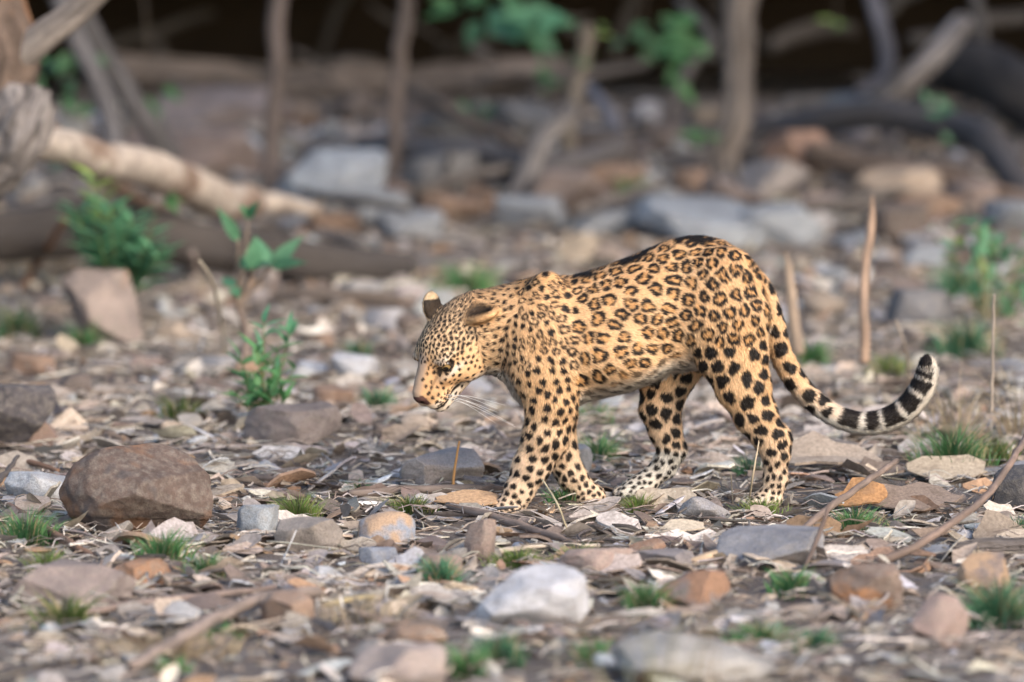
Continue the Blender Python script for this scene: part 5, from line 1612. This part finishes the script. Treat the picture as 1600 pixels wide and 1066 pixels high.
SHORT = [("big rounded rusty", "big rusty boulder"), ("dark slate boulder", "dark slate boulder"), ("blurred greyish boulder", "orange flanked boulder"), ("pale blue grey block", "pale blue rock"),
         ("flat blue grey slab", "flat blue grey slab"), ("white rounded", "white rounded rock"), ("broad pale grey", "broad pale rock at the lower edge"), ("two toned", "two toned rock"), ("smooth grey pebble", "smooth grey pebble rock"),
         ("flat tan grey", "flat tan grey stone"), ("grey wedge", "grey wedge stone"), ("large flat slate", "large slate slab"), ("dark brown rock with", "dark brown orange faced rock"), ("brown rock with an orange right", "brown rock near the right edge"),
         ("square pinkish", "square pinkish block"), ("broken brown stone", "broken brown stone"), ("dark blackish slab", "blackish slab at the right edge"), ("upright broken", "upright broken stone"), ("blurred pale pinkish", "blurred pinkish rock"),
         ("blurred dark brown", "blurred low brown rock"), ("blurred grey rock", "blurred grey rock behind the front legs"), ("dark blurred rock", "dark blurred rock behind the tail"), ("whitish blurred", "whitish blurred stone"),
         ("pale grey stone pressed", "pale stone beside the boulder"), ("low purple brown", "low purple brown rock"), ("round brown stone", "round brown stone"), ("flat orange brown", "flat orange brown stone"),
         ("big pale pinkish", "pinkish stone at the lower edge"), ("orange brown stone below", "orange brown stone"), ("pinkish brown stone", "pinkish brown stone")]
LM = []
for lb, c, w in MARKS:
    for a, b in SHORT:
        if lb.startswith(a): LM.append((b, np.array(c), w))
LM += [("leopard's leading front paw", P(800, 800, -.09), .1), ("leopard's near hind paw", P(1195, 800, -.08), .1), ("leopard's raised far hind paw", P(980, 782, .07), .1), ("leopard's trailing front paw", P(930, 795, .07), .1),
       ("curled tail", np.array([P(1380, 690, .3)[0], .35, 0]), .2), ("foot of the tall stake", P(1349, 566, 2.2), .05), ("green seedling clump", P(408, 640, 1.5), .1),
       ("slim pale trunk", P(1130, 320, 8.0), .2), ("short broken stake", P(1245, 550, 2.9), .1), ("dark arching log", P(1450, 250, 8.4), .3), ("right edge bush", P(1540, 480, 4.2), .3), ("broad leaved sapling", P(380, 560, 2.9), .2),
       ("grey log end", P(770, 430, 5.8), .3), ("thick dark log", P(480, 450, 5.2), .3), ("pale fallen log", P(330, 340, 6.0), .3), ("leaning grey branch", P(800, 335, 7.4), .2), ("leopard's muzzle", P(640, 700, 1.0), .2), ("leopard's belly", P(960, 690, 1.0), .2)]
USED = {}


def where(base, loc, key):
    """words that place a piece of litter by the nearest named thing"""
    best_ = min(LM, key=lambda m: abs(loc[0] - m[1][0]) + .35 * abs(loc[1] - m[1][1]))
    dx, dy = loc[0] - best_[1][0], (loc[1] - best_[1][1])
    if abs(dx) > .35 * abs(dy): rel = "right of" if dx > 0 else "left of"
    else: rel = "behind" if dy > 0 else "in front of"
    far = abs(dx) + .35 * abs(dy) > best_[2] * .5 + .16
    t = "%s %s%s the %s" % (base, "well " if far and rel != "in front of" else "", rel, best_[0])
    if len(t.split()) > 15: t = "%s %s the %s" % (base, rel, best_[0])
    n = USED[t] = USED.get(t, 0) + 1
    if n > 1 and len(t.split()) < 16:
        t = ("%s " % ("second third fourth fifth sixth seventh".split() + ["further"] * 40)[n - 2]) + t
    return t


def build_litter(kind, shapes, hero_shapes, items, mat_stuff, mat_obj, n_hero, name, stuff_name, lab, cat, stuff_label, smooth=True):
    """items: (x, y, scale xyz, rotation matrix, colour key, colour, z offset); the largest in view become things, the rest one mass"""
    sz = []
    for it in items:
        p = (it[0], it[1], 0); u, v = pixel_of(p)
        vis = -10 < u < 1610 and 300 < v < 1066
        sz.append((max(it[2][0], it[2][1] * .6) / ppm(it[1]) + it[2][2] / ppm(it[1])) * (1.0 if vis else 0.0) * (1.25 if -1.0 < it[1] < 1.4 else 1.0))
    order = np.argsort(-np.array(sz))
    gz_all = ground_z(np.array([it[0] for it in items]), np.array([it[1] for it in items]))
    mb = MB(); cache = {}
    for r_, k in enumerate(order):
        x, y, sc, M_, key, colr, dz = items[k]
        q = k % len(shapes)
        loc = np.array([x, y, gz_all[k] + dz])
        if r_ < n_hero and sz[k] > 0:
            if q not in cache:
                V, F = hero_shapes[q]
                me = mesh_np(name, V, F if isinstance(F, list) else [F], [mat_obj], smooth,
                             {"tube": ('FLOAT_VECTOR', V)})
                if kind in ("stone", "chip"): me.set_sharp_from_angle(angle=R(36))
                cache[q] = me
            w = WORD[key]
            o = obj(name, cache[q], None, loc, label=where(lab % w, loc, key), cat=cat, group="%s pieces (%s) strewn on the ground" % (cat, w), color=colr)
            o.rotation_euler = Matrix(M_.tolist()).to_euler(); o.scale = sc
        else:
            V, F = shapes[q]
            mb.add((V * sc) @ M_.T + loc, F if isinstance(F, list) else [F], colr)
    me = mb.mesh(stuff_name, mat_stuff, smooth)
    if kind in ("stone", "chip"): me.set_sharp_from_angle(angle=R(36))
    obj(stuff_name, me, kind="stuff", label=stuff_label)


def under_paw(x, y):
    return any((x - q[0]) ** 2 + (y - q[1]) ** 2 < .06 ** 2 for q in PAWS)


PAWS = [P(795, 803, -.088)[:2], P(1190, 800, -.08)[:2], P(930, 795, .07)[:2]]
rs = np.random.default_rng(17)


def pick(keys, w):
    w = np.array(w, float); k = keys[rs.choice(len(keys), p=w / w.sum())]
    c = np.array(PAL[k]) * rs.uniform(.72, 1.25) * np.array([1, rs.uniform(.96, 1.04), rs.uniform(.93, 1.07)])
    return k, np.clip(c, .01, .8)


# stones
items = []
X, Y = scatter(3600, 31, power=.9)
for x, y in zip(X, Y):
    if under_paw(x, y): continue
    s_ = np.exp(rs.normal(math.log(.020), .55)); s_ = min(s_, .085) * (1 + .9 * sstep(1.5, 6, y))
    k, c = pick(["grey", "greybrown", "brown", "rust", "blue", "tan", "dark"], [2.2, 3, 2.0, .8, 1.8, 1.4, .5])
    sc = (s_ * rs.uniform(.8, 1.5), s_ * rs.uniform(.8, 1.4), s_ * rs.uniform(.4, .9))
    items.append((x, y, sc, rotm(rs.normal(0, .2), rs.normal(0, .2), rs.uniform(0, 6.28)), k, c, sc[2] * .22))
build_litter("stone", ST, STH, items, M_LIT, M_STONE, 240, "stone", "gravel", "%s angular stone", "stone", "grey and brown gravel between the larger stones")
# bark and wood chips
items = []
X, Y = scatter(7600, 32, power=1.05)
for x, y in zip(X, Y):
    if under_paw(x, y): continue
    L = min(np.exp(rs.normal(math.log(.056), .50)), .18)
    k, c = pick(["tan", "pale", "brown", "greybrown", "grey", "rust", "dark"], [2.6, 1.7, 2.4, 3.4, 1.8, .9, .6])
    W = L * rs.uniform(.18, .6)
    sc = (L, W, W * rs.uniform(.5, 1.0))
    items.append((x, y, sc, rotm(rs.normal(0, .24), rs.normal(0, .16), rs.uniform(0, 6.28)), k, c, rs.uniform(.004, .018)))
for _ in range(420):
    y = rs.uniform(-2.0, 2.6); x = rs.uniform(-1, 1) * ((y + 14) * .092 + .2)
    if under_paw(x, y): continue
    L = rs.uniform(.07, .15); k, c = pick(["tan", "pale", "brown", "greybrown", "grey", "rust"], [2.6, 1.7, 2.4, 3.2, 1.6, 1.2]); W = L * rs.uniform(.3, .65)
    items.append((x, y, (L, W, W * rs.uniform(.8, 1.5)), rotm(rs.normal(.1, .45), rs.normal(0, .22), rs.normal(0, .7)), k, c, rs.uniform(.008, .026)))
build_litter("chip", CHL, CH, items, M_LIT, M_LITO, 290, "bark_chip", "bark_litter", "%s bark flake", "bark chip", "mass of broken bark flakes covering the ground")
# dry leaves
items = []
X, Y = scatter(4200, 33, power=1.05)
for x, y in zip(X, Y):
    if under_paw(x, y): continue
    L = min(np.exp(rs.normal(math.log(.066), .38)), .15)
    k, c = pick(["tan", "pale", "brown", "greybrown", "rust"], [2.6, 1.9, 2.2, 2.8, .9])
    W = L * rs.uniform(.32, .6)
    items.append((x, y, (L, W, W), rotm(rs.normal(0, .5), rs.normal(0, .3), rs.uniform(0, 6.28)), k, c, rs.uniform(.008, .028)))
build_litter("leaf", DLL, DL, items, M_DRY, M_DRYO, 240, "dry_leaf", "leaf_litter", "%s curled dry leaf", "dry leaf", "mass of dry curled leaves covering the ground")
# pale slivers of split reed
items = []
X, Y = scatter(420, 34, power=1.0)
for x, y in zip(X, Y):
    if under_paw(x, y): continue
    L = rs.uniform(.04, .11); k, c = pick(["pale", "white"], [1, .8])
    items.append((x, y, (L, L * .16, L * .10), rotm(rs.normal(0, .4), rs.normal(0, .4), rs.uniform(0, 6.28)), k, c, rs.uniform(.012, .03)))
build_litter("sliver", CH, CH, items, M_LIT, M_LITO, 110, "reed_sliver", "reed_litter", "%s narrow split sliver", "sliver", "scattered pale slivers in the litter")
# twigs
items = []
X, Y = scatter(2600, 35, power=1.0)
for x, y in zip(X, Y):
    if under_paw(x, y): continue
    L = min(np.exp(rs.normal(math.log(.10), .5)), .32); k, c = pick(["tan", "brown", "greybrown", "dark", "pale"], [1.5, 2, 2, 1, 1])
    th = rs.uniform(.5, 1.3) * (.08 / L) ** .35
    items.append((x, y, (L, L * th, L * th), rotm(rs.normal(0, .1), rs.normal(0, .10), rs.uniform(0, 6.28)), k, c, rs.uniform(.010, .030)))
build_litter("twig", TW, TW, items, M_LIT, M_LITO, 130, "twig", "twig_litter", "%s bent twig", "twig", "mass of thin twigs strewn over the ground")

# fine straw, rootlets and threads between the pieces
mb = MB()
X, Y = scatter(14000, 36, dmin=11.2, dmax=18.5, power=.9)
Zs = ground_z(X, Y)
for x, y, zz in zip(X, Y, Zs):
    if under_paw(x, y): continue
    L = rs.uniform(.03, .13); a = rs.uniform(0, 6.28); dv = np.array([math.cos(a), math.sin(a), 0]); sd = np.array([-dv[1], dv[0], 0.0])
    b0 = np.array([x, y, zz + rs.uniform(.006, .03)]); h1, h2 = rs.uniform(-.004, .014, 2); cv = rs.normal(0, .15)
    c0, c1_, c2_, c3 = b0, b0 + dv * L * .33 + sd * cv * L * .25 + [0, 0, h1], b0 + dv * L * .66 + sd * cv * L * .22 + [0, 0, h2], b0 + dv * L + [0, 0, rs.uniform(-.008, .012)]
    w_ = rs.uniform(.0006, .0017); o_ = sd * w_ + np.array([0, 0, w_])
    V = np.array([c0 - o_, c0 + o_, c1_ - o_, c1_ + o_, c2_ - o_, c2_ + o_, c3 - o_ * .4, c3 + o_ * .4])
    k, c = pick(["pale", "tan", "greybrown", "brown"], [2, 2.5, 2, 1.5])
    mb.add(V, [np.array([[0, 1, 3, 2], [2, 3, 5, 4], [4, 5, 7, 6]])], c)
obj("straw_litter", mb.mesh("straw_litter", M_DRY), kind="stuff", label="fine dry straw and rootlets strewn between the litter")

# single pieces one can name
def piece(name, shp, px, py, w, h, color, label, cat, rz=0.0, ry=0.0, rx=0.0, depth=.4, mat=None, dz=0.0):
    g = G(px, py); s = ppm(g[1]); V, F = shp
    me = mesh_np(name, V, F if isinstance(F, list) else [F], [mat or M_LITO], True); me.set_sharp_from_angle(angle=R(36))
    o = obj(name, me, None, g + np.array([0, 0, h * s * .5 + dz]), label=label, cat=cat, color=color)
    o.scale = (w * s, w * s * depth, max(h * s, .006)); o.rotation_euler = (rx, ry, rz)


piece("reed_sliver", CH[3], 322, 690, 62, 20, (.62, .62, .66), "long whitish sliver lying behind the big boulder", "sliver", rz=-.35, ry=.45, depth=.22)
piece("reed_sliver", CH[5], 450, 885, 60, 16, (.62, .63, .67), "whitish leaning sliver in front of the flat tan stone", "sliver", ry=-1.15, depth=.2, dz=.03)
piece("reed_sliver", CH[7], 950, 832, 58, 26, (.66, .58, .48), "cream curved sliver beside the trailing front paw", "sliver", ry=.5, depth=.3, dz=.01)
piece("reed_sliver", CH[9], 1380, 868, 44, 30, (.66, .62, .54), "cream chunk of wood behind the rising long stick", "sliver", ry=-.9, depth=.4, dz=.012)
piece("reed_sliver", CH[11], 1488, 878, 58, 20, (.62, .57, .50), "pale split sliver leaning by the stick log", "sliver", ry=-.85, depth=.22, dz=.016)
piece("bark_sheet", CH[2], 1345, 806, 84, 46, (.42, .23, .11), "curled rust orange bark slab under the slanting stick", "bark", ry=-.15, rx=.7, depth=.6, dz=.012)
piece("bark_sheet", CH[4], 540, 806, 84, 24, (.13, .11, .10), "dark ridged bark slab behind the two toned rock", "bark", ry=.05, rx=.4, depth=.6)
piece("bark_sheet", CH[6], 735, 800, 105, 22, (.48, .32, .20), "orange tan bark slab left of the leading paw", "bark", ry=.02, rx=.3, depth=.5, dz=.012)
piece("bark_sheet", CH[8], 1425, 800, 150, 40, (.28, .215, .175), "wide brown bark slab at right with pale edges", "bark", rx=.3, depth=.7, dz=.01)
piece("bark_sheet", CH[10], 1480, 752, 120, 26, (.42, .35, .27), "tan bark slab behind the rising long stick", "bark", rx=.4, depth=.6, dz=.008)
piece("bark_sheet", CH[12], 1290, 745, 170, 46, (.36, .30, .25), "weathered grey wood slab behind the near hind leg", "bark", rx=.35, depth=.5, dz=.008)
piece("bark_sheet", CH[14], 1255, 785, 180, 20, (.10, .09, .09), "dark flat bark slab beside the near hind paw", "bark", rx=.1, depth=.5)
piece("bark_sheet", CH[16], 1090, 768, 220, 20, (.20, .17, .15), "long flat dark wood slab between the hind paws", "bark", rx=.1, depth=.4)
piece("bark_sheet", CH[18], 1060, 845, 80, 24, (.60, .50, .38), "cream flake of wood in front of the wedge stone", "bark", ry=-.2, rx=.3, depth=.5, dz=.008)
piece("bark_sheet", CH[20], 1455, 850, 60, 36, (.30, .22, .165), "arched brown bark piece above the pale split sliver", "bark", rx=.2, depth=.6, dz=.008)
piece("bark_sheet", CH[1], 610, 905, 110, 22, (.55, .47, .40), "pale whitish wood flake in the lower middle front", "bark", rx=.3, depth=.4, dz=.008)
for k_, (px, py, h, rr) in enumerate([(492, 975, 40, -1.4), (535, 970, 36, -1.7), (484, 1010, 34, -2.0), (603, 960, 60, -1.5)]):
    piece("reed_sliver", CH[13 + k_], px, py, h, 12, (.66, .65, .64), "%s upright whitish sliver in the blurred lower middle front" % ("first", "second", "third", "tallest")[k_], "sliver", ry=rr, depth=.3, dz=.02)
